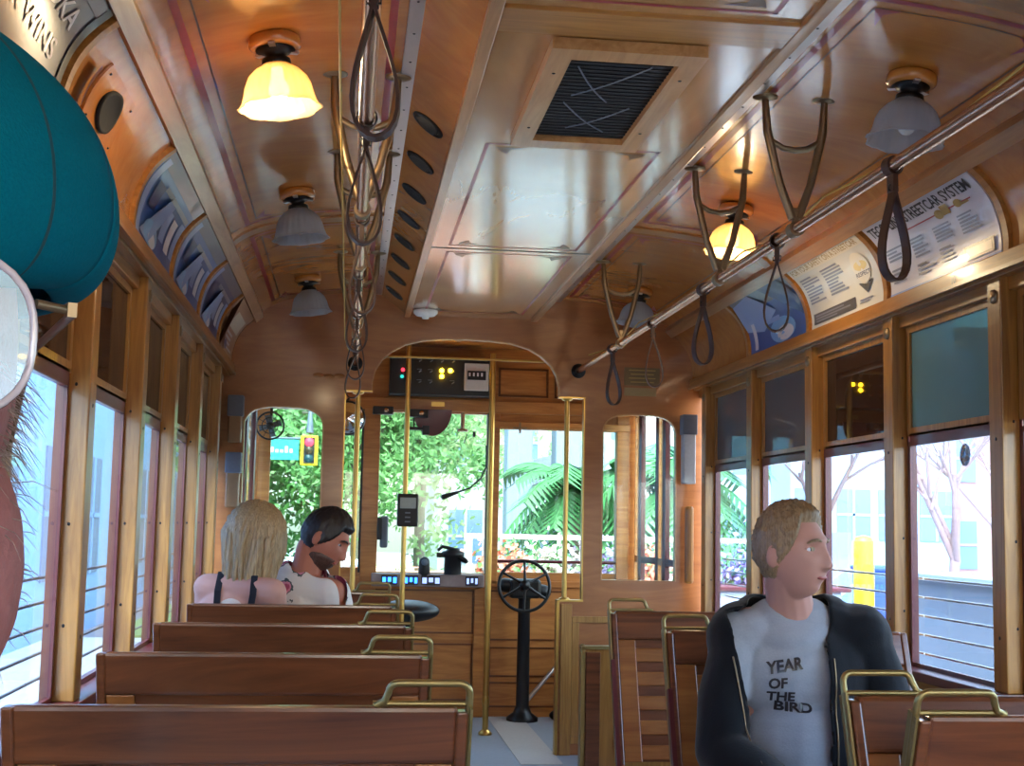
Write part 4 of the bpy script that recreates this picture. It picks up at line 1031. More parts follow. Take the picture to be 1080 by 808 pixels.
def cloth(n, c, **k): M[n] = plain(n, c, .85, scale=k.get('scale', 220), bump=.15, var=.1, spec=.2, sheen=.2)
cloth('tee_grey', '#9aa0ac'); cloth('jacket_navy', '#0b0d14'); cloth('denim', '#2c3850'); cloth('top_white', '#d5ccc8'); cloth('strap_navy', '#20222e'); cloth('khaki', '#8a7a62'); cloth('shirt_dark', '#3a3f4a')

def folds(amp, sc, seed=0.):
    return lambda p: amp * noise.noise(Vector((p.x * sc + seed, p.y * sc, p.z * sc * .6)))

import bmesh
def opened(mb, planes, drop):
    me = bpy.data.meshes.new('tmp'); me.from_pydata(mb.v, [], mb.f); bm = bmesh.new(); bm.from_mesh(me)
    for co, no in planes: bmesh.ops.bisect_plane(bm, geom=bm.verts[:] + bm.edges[:] + bm.faces[:], plane_co=co, plane_no=no)
    out = MB(); vs = [v.co.copy() for v in bm.verts]; bm.verts.index_update()
    fs = [tuple(v.index for v in f.verts) for f in bm.faces if not drop(f.calc_center_median())]
    
    cnt = {}
    for f in fs:
        for i in range(len(f)): e_ = tuple(sorted((f[i], f[(i+1) % len(f)]))); cnt[e_] = cnt.get(e_, 0) + 1
    nb_ = {}
    for (a_, b_), c_ in cnt.items():
        if c_ == 1: nb_.setdefault(a_, []).append(b_); nb_.setdefault(b_, []).append(a_)
    for _ in range(14):
        new = {i: (vs[i] * .5 + (vs[n_[0]] + vs[n_[1]]) * .25) for i, n_ in nb_.items() if len(n_) == 2}
        for i, p_ in new.items(): vs[i] = p_
    out.add(vs, fs, 0, True); bm.free(); bpy.data.meshes.remove(me); return out

# man in the grey T-shirt
mr = empty('person', (.5, 3.15, 0)); tag(mr, 'man in grey T-shirt and black jacket on the right bench, looking toward the window', 'person')
V = Vector
hc = V((.447, 3.115, 1.163)); HR = face_rot((.66, -.75, .06), (-.03, .0, 1))
nb = V((.468, 3.19, 1.02)); SL, SR = V((.325, 3.20, .962)), V((.655, 3.20, .962))
EL, ER = V((.262, 3.10, .70)), V((.735, 3.13, .70)); WL, WR = V((.40, 2.92, .62)), V((.62, 2.90, .63))
hipL, hipR = V((.41, 3.20, .545)), V((.58, 3.20, .545)); kL, kR = V((.37, 2.78, .57)), V((.64, 2.78, .57)); aL, aR = V((.37, 2.78, .10)), V((.64, 2.82, .10))
b = MB(); add_head(b, hc, HR, .92)
b.chain([hc + HR @ V((0, .022, -.05)), nb + V((0, .0, -.0)), V((.475, 3.21, .9))], [.052, .058, .09]); b.cap(nb + V((-.10, .015, -.03)), nb + V((.12, .015, -.03)), .042, .042)
b.ell((.485, 3.215, .82), (.15, .10, .20), 24); b.chain([SL, EL, WL], [.045, .038, .026]); b.chain([SR, ER, WR], [.045, .038, .026])
add_hand(b, WL, V((.8, -.5, -.1)), V((0, -.2, -1)), -1); add_hand(b, WR, V((-.3, -.9, -.2)), V((0, 0, -1)), 1)
b.ell((.495, 3.2, .58), (.16, .12, .11), 24); b.chain([hipL, kL, aL], [.075, .052, .035]); b.chain([hipR, kR, aR], [.075, .052, .035])
bm_ = remesh(b, .0035, 2); bm_.build('body', 'skin', mr)
face_bits(mr, hc, HR, .92, M['iris'], 'hair_sandy', bm_, 'skin')
def m_short(d, front=.62, side=.05, nape=-.45):
    # hairline: forehead height front, behind the ears at the sides, nape at the back
    a = math.atan2(d.x, -d.y); a = abs(a) / PI          # 0 front, 1 back
    line = front if a < .24 else (front + (side - front) * (a - .24) / .14 if a < .38 else (side + (nape - side) * (a - .38) / .22 if a < .6 else nape))
    return max(0, min(1, (d.z - line) / .10 + .5))
b = MB(); add_shell(b, hc, HR, .92, lambda d: .006 + .016 * max(0, d.z) + .006 * max(0, -d.y) * max(0, d.z), lambda d: m_short(d, .70, .10, -.5), 26, .010, 128); b.build('hair', 'hair_sandy', mr)
# T-shirt
def torso_blobs(b, g):
    b.cap((.40, 3.2, .98), (.56, 3.2, .98), .055 + g, .055 + g)
    b.ell((.482, 3.195, .87), (.155 + g, .105 + g, .135 + g), 28); b.ell((.488, 3.185, .70), (.15 + g, .115 + g, .15 + g), 28); b.ell((.492, 3.18, .60), (.16 + g, .12 + g, .10 + g), 28)
    b.cap((.34, 3.20, .957), (.635, 3.20, .957), .060 + g, .060 + g)
b = MB(); torso_blobs(b, .004); b.chain([SL, SL + (EL - SL) * .8], [.058, .052]); b.chain([SR, SR + (ER - SR) * .8], [.058, .052])
b.cap((.43, 3.200, .985), (.51, 3.200, .985), .072, .072); b.ell((.472, 3.165, .955), (.105, .070, .060), 24); b.cap((.37, 3.19, .975), (.57, 3.19, .975), .056, .056)
tee = remesh(b, .006, 6, folds(.006, 16)); bv = BVHTree.FromPolygons(tee.v, tee.f)
shirt = tee.build('t_shirt', 'tee_grey', mr)
b = MB()
def word(txt, u0, v0, u1, v1, hpx, slant=0.):
    vs, fs = text2d(txt, 1, .035); wx = max(v[0] for v in vs); hh = max(v[1] for v in vs); out = []
    for x, y in vs:
        t = x / wx; u = u0 + (u1 - u0) * t; v = v0 + (v1 - v0) * t - y / hh * hpx
        q = at(u, v, 3.07); hit = bv.ray_cast(V((q.x, 2.5, q.z)), V((0, 1, 0)))
        out.append(hit[0] + V((0, -.0025, 0)) if hit[0] else q)
    b.add(out, fs)
word('YEAR', 815, 713, 850, 706, 13); word('OF', 816, 728.5, 834, 727, 11); word('THE', 815, 741, 842, 741, 9.5); word('BIRD', 822, 751, 860, 753.5, 10)
b.build('printed_words', 'c_black', shirt)
# jacket
b = MB(); torso_blobs(b, .022); b.chain([SL + V((.02, 0, .0)), EL, WL + (EL - WL) * .1], [.070, .058, .045]); b.chain([SR - V((.02, 0, 0)), ER, WR + (ER - WR) * .1], [.070, .058, .045])
b.cap((.40, 3.235, .995), (.54, 3.235, .995), .062, .062)
jk = remesh(b, .008, 5, folds(.012, 13, 3.))
pa, pb = (V((.305, 0, .95)), V((1, 0, .13))), (V((.523, 0, .95)), V((1, 0, 0)))
def segd(c, a, b_):
    t = max(0, min(1, (c - a).dot(b_ - a) / (b_ - a).length_squared)); return (c - a - (b_ - a) * t).length
jk = opened(jk, [pa, pb, (V((0, 0, .5)), V((0, 0, 1)))], lambda c: (c.y < 3.17 and segd(c, EL, WL) > .07 and segd(c, ER, WR) > .07 and (c - pa[0]).dot(pa[1]) > 0 and (c - pb[0]).dot(pb[1]) < 0) or c.z < .5 or (c.z > .955 and (c.x - .455) ** 2 + ((c.y - 3.17) * 1.1) ** 2 < .098 ** 2) or (c - WL).length < .045 or (c - WR).length < .045)
j = jk.build('jacket', 'jacket_navy', mr); sm = j.modifiers.new('solid', 'SOLIDIFY'); sm.thickness = .006; sm.offset = 1
b = MB()
for s in (-1, 1):
    pts = []
    for k in range(10):
        z = .92 - k * .032; x = (.305 - .13 * (z - .95) - .012 if s < 0 else .523 + .012) - s * .006; 
        h = BVHTree.FromPolygons(jk.v, jk.f).ray_cast(V((x + s * .006, 2.5, z)), V((0, 1, 0)))[0]
        if h: pts.append(h + V((0, -.008, 0)))
    if len(pts) > 2: b = MB(); b.tube(pts, .0022, 5); b.build('zipper', 'bronze', j)
b = MB(); b.chain([hipL, kL, aL], [.092, .068, .055]); b.chain([hipR, kR, aR], [.092, .068, .055]); b.ell((.495, 3.2, .57), (.175, .135, .10), 24); remesh(b, .009, 4, folds(.008, 14)).build('trousers', 'denim', mr)
for a in (aL, aR): b = MB(); b.cap(a + V((0, .03, -.045)), a + V((0, -.14, -.055)), .046, .038); b.build('shoe', 'black', mr)

# blonde woman
wm = empty('person', (-.97, 4.68, 0)); tag(wm, 'blonde woman in a white strap top, seen from behind on the left bench', 'person')
hc = V((-.937, 4.70, 1.155)); HR = face_rot((.72, .55, -.35))
nb = V((-.965, 4.68, 1.015)); SL, SR = V((-1.085, 4.68, .985)), V((-.865, 4.60, .975))
b = MB(); add_head(b, hc, HR, .90); b.chain([hc + HR @ V((0, .02, -.05)), nb, V((-.985, 4.67, .9))], [.042, .045, .075])
b.cap(SL, SR, .05, .05); b.ell((-.985, 4.66, .83), (.15, .095, .19), 24); b.ell((-.98, 4.68, .57), (.17, .13, .11), 24)
E1, E2 = V((-1.10, 4.80, .70)), V((-.83, 4.74, .68)); W1, W2 = V((-.97, 4.96, .66)), V((-.88, 4.96, .66))
b.chain([SL, E1, W1], [.046, .036, .024]); b.chain([SR, E2, W2], [.048, .036, .024]); add_hand(b, W1, (.4, .9, 0), (0, 0, -1), 1); add_hand(b, W2, (-.2, .9, 0), (0, 0, -1), -1)
for x in (-1.05, -.91): b.chain([V((x, 4.70, .54)), V((x, 5.06, .55)), V((x, 5.08, .10))], [.075, .05, .035])
bm_ = remesh(b, .005, 4); bm_.build('body', 'skin', wm); face_bits(wm, hc, HR, .90, M['iris'], 'hair_blonde', bm_, 'skin')
b = MB(); b.ell((-.985, 4.66, .82), (.157, .103, .18), 24); b.ell((-.98, 4.68, .60), (.165, .12, .12), 24); tp = remesh(b, .006, 4, folds(.005, 15))
tp = opened(tp, [(V((0, 0, .985)), V((0, 0, 1)))], lambda c: c.z > .985)
top_ = tp.build('strap_top', 'top_white', wm)
bvw = BVHTree.FromPolygons(tp.v, tp.f)
b = MB()
for pts in ([(-1.045, 4.575, .90), (-1.045, 4.595, .98), (-1.04, 4.65, 1.040), (-1.03, 4.71, 1.03), (-1.03, 4.77, .92)], [(-.935, 4.555, .90), (-.925, 4.555, .97), (-.925, 4.60, 1.030), (-.92, 4.68, 1.02), (-.93, 4.76, .9)]):
    b.ribbon([V(p) for p in pts], .022, .004, (1, 0, 0))
b.build('shoulder_strap', 'strap_navy', wm)
for x in (-1.05, -.91): pass
b = MB()
for x in (-1.05, -.91): b.chain([V((x, 4.70, .53)), V((x, 5.06, .55)), V((x, 5.08, .30))], [.09, .065, .05])
b.ell((-.98, 4.68, .55), (.18, .135, .10), 24); remesh(b, .009, 4).build('shorts', 'denim', wm)
b = MB(); add_shell(b, hc, HR, .93, lambda d: .012 + .010 * max(0, d.z) + .012 * max(0, d.y), lambda d: max(m_short(d, .62, -.75, -1.2), 0), 30, .010, 96)
for k in range(150):       # long strands over the scalp and down to the shoulders
    a = random.uniform(-PI * .78, PI * .78); d0 = V((sin(a), cos(a), 0))
    st = random.uniform(.0, .6); pts = []
    L = random.uniform(.09, .30) if abs(a) < 2.0 else random.uniform(.10, .2)
    for q in range(9):
        t = q / 8
        if t < .45:
            th = (1 - t / .45) * (PI / 2 - .2 * st) ; dd = V((d0.x * cos(th), d0.y * cos(th), sin(th)))
            lp = V((dd.x * .095, dd.y * .115, dd.z * .137)) * (1 + .03 * random.random())
            pts.append(hc + HR @ (lp * .93))
        else:
            base = hc + HR @ (V((d0.x * .095, d0.y * .115, 0)) * .95)
            dn = (t - .45) / .55; sway = V((-.018 * dn, -.02 * dn, 0)); outw = (base - hc); outw.z = 0
            pts.append(base + V((0, 0, -L * dn)) + sway - outw * .34 * dn + V((.011 * sin(k + 5 * t), .009 * cos(k * 2 + 4 * t), 0)))
    b.tube(pts, [.0045, .006, .008, .009, .010, .010, .009, .007, .003], 6)
b.build('long_hair', 'hair_blonde', wm)

# man in the flowered shirt
mn = empty('person', (-.74, 4.8, 0)); tag(mn, 'dark haired bearded man in white flowered shirt, looking down beside the blonde woman', 'person')
hc = V((-.700, 4.86, 1.150)); HR = face_rot((.88, -.22, -.42), (.12, .1, 1))
nb = V((-.765, 4.87, 1.01)); SL, SR = V((-.93, 4.90, .985)), V((-.67, 4.80, .965))
b = MB(); add_head(b, hc, HR, .90); b.chain([hc + HR @ V((0, .03, -.05)), nb, V((-.78, 4.86, .9))], [.052, .058, .09])
b.cap(SL, SR, .055, .055); b.ell((-.775, 4.85, .80), (.15, .11, .19), 24); b.ell((-.72, 4.78, .57), (.16, .13, .11), 24)
E1, E2 = V((-.94, 4.98, .70)), V((-.60, 4.90, .68)); W1, W2 = V((-.76, 5.0, .68)), V((-.66, 5.0, .68))
b.chain([SL, E1, W1], [.048, .040, .028]); b.chain([SR, E2, W2], [.048, .040, .028]); add_hand(b, W1, (.5, .6, .1), (0, 0, -1), 1); add_hand(b, W2, (-.3, .6, .1), (0, 0, -1), -1)
for x in (-.79, -.64): b.chain([V((x, 4.76, .54)), V((x, 5.08, .56)), V((x, 5.09, .10))], [.08, .055, .037])
bm_ = remesh(b, .0045, 3); bm_.build('body', 'skin2', mn); face_bits(mn, hc, HR, .90, M['iris'], 'hair_black', bm_, 'skin2')
b = MB(); add_shell(b, hc, HR, .90, lambda d: .004 + .018 * max(0, d.z) + .006 * max(0, -d.y) * max(0, d.z), lambda d: m_short(d, .55, .02, -.45), 24, .006, 96); b.build('hair', 'hair_black', mn)
b = MB(); add_shell(b, hc, HR, .90, lambda d: .004, lambda d: max(0, min(1, (-.34 - d.z - .25 * max(0, d.y + .3)) * 8)) * (1 if d.y < .3 else 0) * (1 - .9 * g_(d.z + .53, .035) * g_(d.x, .3) * (1 if d.y < 0 else 0)), 30, .002, 96)
for p in b.v: pass
b.build('beard', 'beard_dark', mn)
m, nt, bs = newmat('flowered_cotton'); N, L = nt.nodes.new, nt.links.new
tc = N('ShaderNodeTexCoord'); vo = N('ShaderNodeTexVoronoi'); vo.inputs['Scale'].default_value = 11; L(tc.outputs['Object'], vo.inputs['Vector'])
nz = N('ShaderNodeTexNoise'); nz.inputs['Scale'].default_value = 40; L(tc.outputs['Object'], nz.inputs['Vector'])
ad = N('ShaderNodeMath'); ad.operation = 'ADD'; L(vo.outputs['Distance'], ad.inputs[0]); ml = N('ShaderNodeMath'); ml.operation = 'MULTIPLY'; ml.inputs[1].default_value = .35; L(nz.outputs['Fac'], ml.inputs[0]); L(ml.outputs[0], ad.inputs[1])
cr = N('ShaderNodeValToRGB'); cr.color_ramp.interpolation = 'CONSTANT'; e = cr.color_ramp.elements
e[0].position = 0; e[0].color = lin('#b8506e'); e[1].position = .44; e[1].color = lin('#d98ba0')
for pos, c in ((.53, '#4f5a5c'), (.58, '#e4e0dc')): x = e.new(pos); x.color = lin(c)
L(ad.outputs[0], cr.inputs['Fac']); L(cr.outputs['Color'], bs.inputs['Base Color']); bs.inputs['Roughness'].default_value = .8; M['flower'] = m
b = MB(); b.ell((-.775, 4.85, .82), (.162, .12, .17), 28); b.ell((-.74, 4.80, .64), (.165, .13, .13), 28); b.cap(SL, SR, .066, .066); b.chain([SL, SL + (E1 - SL) * .8], [.068, .066]); b.chain([SR, SR + (E2 - SR) * .8], [.068, .066])
b.cap((-.815, 4.885, 1.015), (-.735, 4.855, 1.005), .064, .064)
ts = remesh(b, .006, 5, folds(.010, 13, 9.))
fd = V((.75, -.5, 0)).normalized()
def dropf(c):
    q = c - V((-.765, 4.85, 0)); lat = q.x * fd.y - q.y * fd.x
    return (q.dot(fd) > .02 and abs(lat) < .026 * max(0, (c.z - .86) / .14)) or (c.z > 1.0 and (V((c.x, c.y, 0)) - V((nb.x, nb.y, 0))).length < .062)
ts = opened(ts, [], dropf)
sh = ts.build('flowered_shirt', 'flower', mn)
b = MB(); b.ribbon([nb + V((.066 * cos(a), .064 * sin(a), .012 + .018 * cos(a - 2.2))) for a in [(-.3 + 5.6 * k / 20) for k in range(21)]], .035, .004, (0, 0, 1)); b.build('collar', 'flower', sh)
b = MB()
for x in (-.79, -.64): b.chain([V((x, 4.76, .53)), V((x, 5.07, .56)), V((x, 5.09, .15))], [.09, .066, .055])
b.ell((-.72, 4.78, .56), (.172, .135, .10), 24); remesh(b, .009, 4).build('trousers', 'khaki', mn)
g = empty('sunglasses', (-.70, 4.78, .87)); tag(g, 'dark sunglasses hooked on the front of the flowered shirt', 'sunglasses')
for s in (-1, 1):
    b = MB(); c = V((-.685, 4.725, .885)) + V((.02, -.012, 0)) + V((s * .012, s * .018, 0)); b.ell(c, (.012, .006, .018), 14, 0, face_rot((.55, -.83, 0))); b.build('lens', 'black', g)
b = MB(); b.tube([(-.682, 4.70, .90), (-.667, 4.712, .905), (-.65, 4.72, .90)], .002, 6); b.build('bridge', 'black', g)

# person in the teal hat, at the left edge of the picture
th = empty('person', (-.80, .6, 0)); tag(th, 'face of a bearded person in glasses and teal felt hat at the left edge', 'person')
hc = V((-.804, .449, 1.266)); HR = face_rot((.34, -.94, -.03))
EARX = .066
b = MB(); add_head(b, hc, HR, 1.0, .066)
for e in (-1, 1): b.ell(hc + HR @ V((e * .038, -.036, -.062)), (.0395, .044, .054), 20, 0, HR)
nb = V((-.83, .50, 1.12)); b.chain([hc + V((0, .03, -.06)), nb, V((-.83, .56, .98))], [.054, .054, .10])
SL, SR = V((-.98, .57, 1.02)), V((-.63, .57, 1.0)); b.cap(SL, SR, .055, .055); b.ell((-.80, .58, .84), (.165, .11, .20), 24); b.ell((-.80, .56, .58), (.17, .13, .11), 24)
E1, E2 = V((-1.0, .52, .74)), V((-.60, .50, .72)); W1, W2 = V((-.92, .30, .62)), V((-.68, .28, .62))
b.chain([SL, E1, W1], [.048, .04, .028]); b.chain([SR, E2, W2], [.048, .04, .028]); add_hand(b, W1, (.2, -.9, 0), (0, 0, -1), -1); add_hand(b, W2, (-.1, -.9, 0), (0, 0, -1), 1)
for x in (-.88, -.72): b.chain([V((x, .54, .54)), V((x, .18, .56)), V((x, .16, .10))], [.08, .055, .037])
bm_ = remesh(b, .0035, 5); bm_.build('body', 'skin3', th); face_bits(th, hc, HR, 1.0, M['iris'], 'hair_grey', bm_, 'skin3')
b = MB(); b.ell((-.80, .58, .84), (.178, .122, .20), 28); b.ell((-.80, .56, .62), (.18, .135, .13), 28); b.cap(SL, SR, .066, .066); b.chain([SL, E1, W1 + (E1-W1)*.1], [.068, .056, .045]); b.chain([SR, E2, W2 + (E2-W2)*.1], [.068, .056, .045])
remesh(b, .008, 5, folds(.01, 12)).build('shirt', 'shirt_dark', th)
b = MB()
for x in (-.88, -.72): b.chain([V((x, .54, .53)), V((x, .19, .56)), V((x, .16, .12))], [.09, .066, .055])
b.ell((-.80, .56, .55), (.18, .135, .10), 24); remesh(b, .009, 4).build('trousers', 'denim', th)
# stubble and sideburn hairs along the cheek
b = MB(); rn = random.Random(5)
bvh = BVHTree.FromPolygons(bm_.v, bm_.f)
for k in range(230):
    z = rn.uniform(-.10, .005); a = rn.uniform(-.5, .9)
    if k % 2: z = rn.uniform(-.045, .0); a = rn.uniform(-.4, .3)
    o = hc + HR @ V((.3 * cos(a), -.3 * sin(a), z)); hit, nr, _, _ = bvh.ray_cast(o, (hc + HR @ V((0, 0, z)) - o).normalized())
    if not hit: continue
    L_ = rn.uniform(.004, .012) * (1.3 if z > -.05 else .6); d = (nr + V((rn.uniform(-.5, .5), rn.uniform(-.5, .5), -.6 + rn.uniform(-.4, .4)))).normalized()
    b.tube([hit - nr * .001, hit + d * L_ * .5, hit + d * L_ + V((0, 0, -L_ * .25))], [.00018, .00015, .00006], 4)
b.build('beard', 'hair_grey', th)
# glasses
gl = empty('eyeglasses', hc); tag(gl, 'large clear glasses worn under the teal hat', 'glasses')
LR = HR
def lens_pts(cx_, n=40, k=1.0):
    out = []
    for i in range(n):
        a = 2 * PI * i / n; r = 1 / ((abs(cos(a)) ** 2.6 + abs(sin(a)) ** 2.6) ** (1 / 2.6))
        out.append((cx_ + .0285 * r * cos(a) * k, .0225 * r * sin(a) * k))
    return out
LY = -.125; LZ = .004
for s in (-1, 1):
    cxl = s * .038
    P3 = [hc + LR @ V((x, LY + 3.0 * (x - 0) ** 2, LZ + z)) for x, z in lens_pts(cxl)]
    b = MB(); b.tube(P3, .0011, 8, closed=True); fr_ = b.build('rim', plain('clear_frame_%d' % s, '#b9aeb4', .15, coat=1), gl)
    b = MB(); c = hc + LR @ V((cxl, LY + 3.0 * cxl ** 2, LZ)); b.add([c] + P3, [(0, 1 + i, 1 + (i + 1) % 40) for i in range(40)], 0, True); b.build('lens', glassy('spectacle_lens_%d' % s, '#e9ecf2', .12, .0), gl)
    xe = s * .0665; ye = LY + 3 * xe ** 2
    b = MB(); b.tube([hc + LR @ V(p) for p in ((xe - s*.0, ye, LZ + .010), (s * .0745, ye + .004, LZ + .0095), (s * .0775, ye + .010, LZ + .009), (s * .078, -.02, LZ + .006), (s * .080, .02, LZ), (s * .078, .045, LZ - .03))], .0013, 8)
    b.obox(hc + LR @ V((s * .0765, ye + .006, LZ + .0095)), .0025, .006, .004, LR); b.build('temple', M['bronze'], gl)
b = MB(); b.tube([hc + LR @ V(p) for p in ((-.0105, LY, LZ + .004), (0, LY - .002, LZ + .009), (.0105, LY, LZ + .004))], .0014, 8); b.build('bridge', 'brass', gl)
# teal felt hat
M['felt'] = plain('teal_felt', '#036274', .95, scale=900, bump=.25, var=.2, spec=.05); M['feltd'] = plain('teal_stitch', '#063842', .9)
ht = empty('felt_hat', hc); tag(ht, 'teal felt hat with stitched brim on the head at the left edge', 'hat')
HCN = V((-.806, .462, 1.324))
def hatp(phi, r):
    """r 0..1 crown from the top down to its widest ring, 1..2 rolled lower edge"""
    c_, s_ = cos(phi), sin(phi); fr = max(0, -s_)
    if r <= 1:
        a = r * PI / 2; k = sin(a); return HCN + V((.103 * k * c_, .120 * k * s_, .074 * cos(a) - .016 * fr * r * r))
    t = r - 1; k = 1 - .20 * t * t
    return HCN + V((.103 * k * c_, .120 * k * s_, -.026 * sin(t * PI / 2) - .016 * fr))
b = MB(); b.grid(lambda a, q: hatp(2 * PI * a, 2 * q), 120, 60, 0); cr_ = b.build('crown', 'felt', ht); sm = cr_.modifiers.new('solid', 'SOLIDIFY'); sm.thickness = .003; sm.offset = 0
for ph in (-.42, PI + .42):
    b = MB()
    def sp_(r): p = hatp(ph, r); return p + (p - HCN).normalized() * .0014
    b.tube([sp_(.3 + 1.6 * k / 40) for k in range(41)], .0007, 6)
    b.build('stitched_seam', 'feltd', cr_)
# ------------------------------------------------------------------ outside
GZ = -.80
M['asphalt'] = plain('asphalt', '#82868c', .9, scale=6, var=.1); M['walk'] = plain('pale_concrete', '#c9c7c0', .85, scale=3, var=.06)
M['bld'] = plain('white_render', '#a8b0ba', .8, scale=2, var=.04); M['bldb'] = plain('pale_blue_wall', '#8dafd2', .8, scale=1, var=.05); M['colm'] = plain('grey_white_column', '#78869a', .7, scale=3, var=.05)
M['win'] = plain('dark_blue_glass', '#5f7a9c', .1, coat=.5); M['brick'] = plain('reddish_facade', '#9c6f66', .85, scale=10, var=.15)
M['bark'] = plain('grey_bark', '#8b8076', .9, scale=14, bump=.5); M['leaf'] = plain('green_leaf', '#6a9a58', .6, scale=2, var=.5); M['leaf2'] = plain('pale_green_leaf', '#9cba80', .6, scale=2, var=.4)
M['palm'] = plain('palm_leaf', '#3f7a44', .5, scale=3, var=.3); M['grass'] = plain('lawn', '#7d9a58', .9, scale=8, var=.2); M['yellow'] = plain('yellow_paint', '#e0b81c', .5); M['orange'] = plain('orange_plastic', '#e07a4a', .5)
o = MB().box(-40, 40, -30, 90, GZ - .2, GZ).build('ground_road', 'asphalt'); tag(o, 'grey street surface around the streetcar', 'road', kind='structure')
o = MB().box(-12, -2.6, -30, 21.9, GZ, GZ + .12).build('ground_sidewalk', 'walk'); tag(o, 'pale sidewalk outside the left windows', 'sidewalk', kind='structure')
o = MB().box(2.4, 17, -30, 37, GZ, GZ + .25).build('ground_platform', 'walk'); tag(o, 'pale stop platform outside the right windows', 'platform', kind='structure')
o = MB().box(-4.4, 2.3, 22, 60, GZ, GZ + .15).build('ground_lawn', 'grass'); tag(o, 'green lawn under the street trees ahead', 'lawn', kind='structure')
def leafy(name, label, x, y, h, r, seed, leaf='leaf', n=1500, trunk=.2, group='street trees', ls=.2, gz=None):
    rn = random.Random(seed); z0 = GZ if gz is None else gz
    g = empty(name, (x, y, z0)); tag(g, label, 'tree', group)
    b = MB(); th = h - r * 1.1; tips = []
    b.tube([(x, y, z0), (x + rn.uniform(-.2, .2), y, z0 + th * .5), (x + rn.uniform(-.3, .3), y, z0 + th)], [trunk, trunk * .8, trunk * .6], 8)
    for k in range(9):
        a = rn.uniform(0, 2 * PI); e = V((x + r * .8 * cos(a), y + r * .8 * sin(a), z0 + th + rn.uniform(.1, 1.2) * r)); m_ = V((x + r * .3 * cos(a), y + r * .3 * sin(a), z0 + th + .3 * r))
        b.tube([(x, y, z0 + th * rn.uniform(.6, 1)), m_, e], [trunk * .4, trunk * .25, .03], 6); tips.append(e); tips.append(m_)
    b.build('trunk', 'bark', g)
    b = MB(); cl = [V((x, y, z0 + h - r)) + V((rn.gauss(0, .5) * r, rn.gauss(0, .5) * r, rn.gauss(0, .42) * r)) for _ in range(26)] + tips
    for k in range(n):
        c = rn.choice(cl) + V((rn.gauss(0, 1), rn.gauss(0, 1), rn.gauss(0, .8))) * r * .16
        s = ls * rn.uniform(.6, 1.3); ax = V((rn.uniform(-1, 1), rn.uniform(-1, 1), rn.uniform(-1, 1))).normalized(); bx = ax.orthogonal().normalized(); 
        b.add([c - ax * s, c + bx * s * .5, c + ax * s, c - bx * s * .5 + ax * .1 * s], [(0, 1, 2, 3)], 0)
    b.build('foliage', leaf, g)
for i, (x, y, h, r, lf, lab) in enumerate([(-2.9, 35, 6.6, 2.7, 'leaf', 'leafy street tree seen through the left bulkhead window'), (-.4, 30, 6.2, 2.3, 'leaf', 'pale leafy tree left of the card reader pole'), (1.2, 34, 7.4, 3.0, 'leaf2', 'light green tree in the centre windscreen'),
     (-4.9, 46, 8.6, 3.8, 'leaf2', 'tall pale tree far behind the traffic light'), (2.6, 46, 9, 3.4, 'leaf', 'green tree far behind the centre windscreen')]):
    leafy('street_tree', lab, x, y, h, r, 10 + i, lf, 8000, .16, ls=.10 if y < 33 else .125)
# traffic signal
g = empty('traffic_signal', (-3.2, 27, GZ)); tag(g, 'yellow framed traffic light showing red beyond the left bulkhead window', 'traffic light')
c = at(326, 475, 23)
b = MB(); b.box(c.x - .15, c.x + .15, c.y, c.y + .16, c.z - .26, c.z + .26); b.build('housing', 'yellow', g, .02)
b = MB(); b.box(c.x - .09, c.x + .09, c.y - .02, c.y, c.z - .22, c.z + .22); b.build('face', 'black', g)
for k, m in enumerate((emit('red_signal', '#ff2a3c', 4), plain('amber_lens', '#3a2d10', .4), plain('green_lens', '#143f44', .4))):
    b = MB(); b.lathe([(.075, 0), (.06, .03), (0, .04)], (c.x, c.y - .02, c.z + .14 - .14 * k), 16, 0, Matrix.Rotation(PI/2, 3, 'X')); b.build('signal_lens', m, g)
b = MB(); b.tube([(c.x, c.y + .1, c.z + .3), (c.x, c.y + .15, c.z + .7), (c.x + 1.1, c.y + .2, c.z + .8), (c.x + 1.15, c.y + .2, GZ)], .07, 8); b.build('mast', 'greybox', g)
g = empty('street_sign', (-5, 27, 3)); c = at(288, 474, 23); tag(g, 'turquoise street name sign left of the traffic light', 'sign')
b = MB(); b.box(c.x - .43, c.x + .43, c.y, c.y + .04, c.z - .17, c.z + .17); b.build('blade', plain('turquoise', '#2fb5b5', .4), g)
b = MB(); rn = random.Random(3)
for k in range(9): b.box(c.x - .36 + .08 * k, c.x - .31 + .08 * k, c.y - .004, c.y, c.z - .05, c.z + rn.uniform(.0, .07))
b.build('worn_lettering', 'c_white', g); b = MB(); b.tube([(c.x - .5, c.y + .05, c.z + .2), (c.x + .5, c.y + .05, c.z + .2)], .02, 6); b.tube([(c.x - .5, c.y + .05, c.z + .25), (c.x - .5, c.y + .05, GZ)], .04, 8); b.build('pole', 'greybox', g)
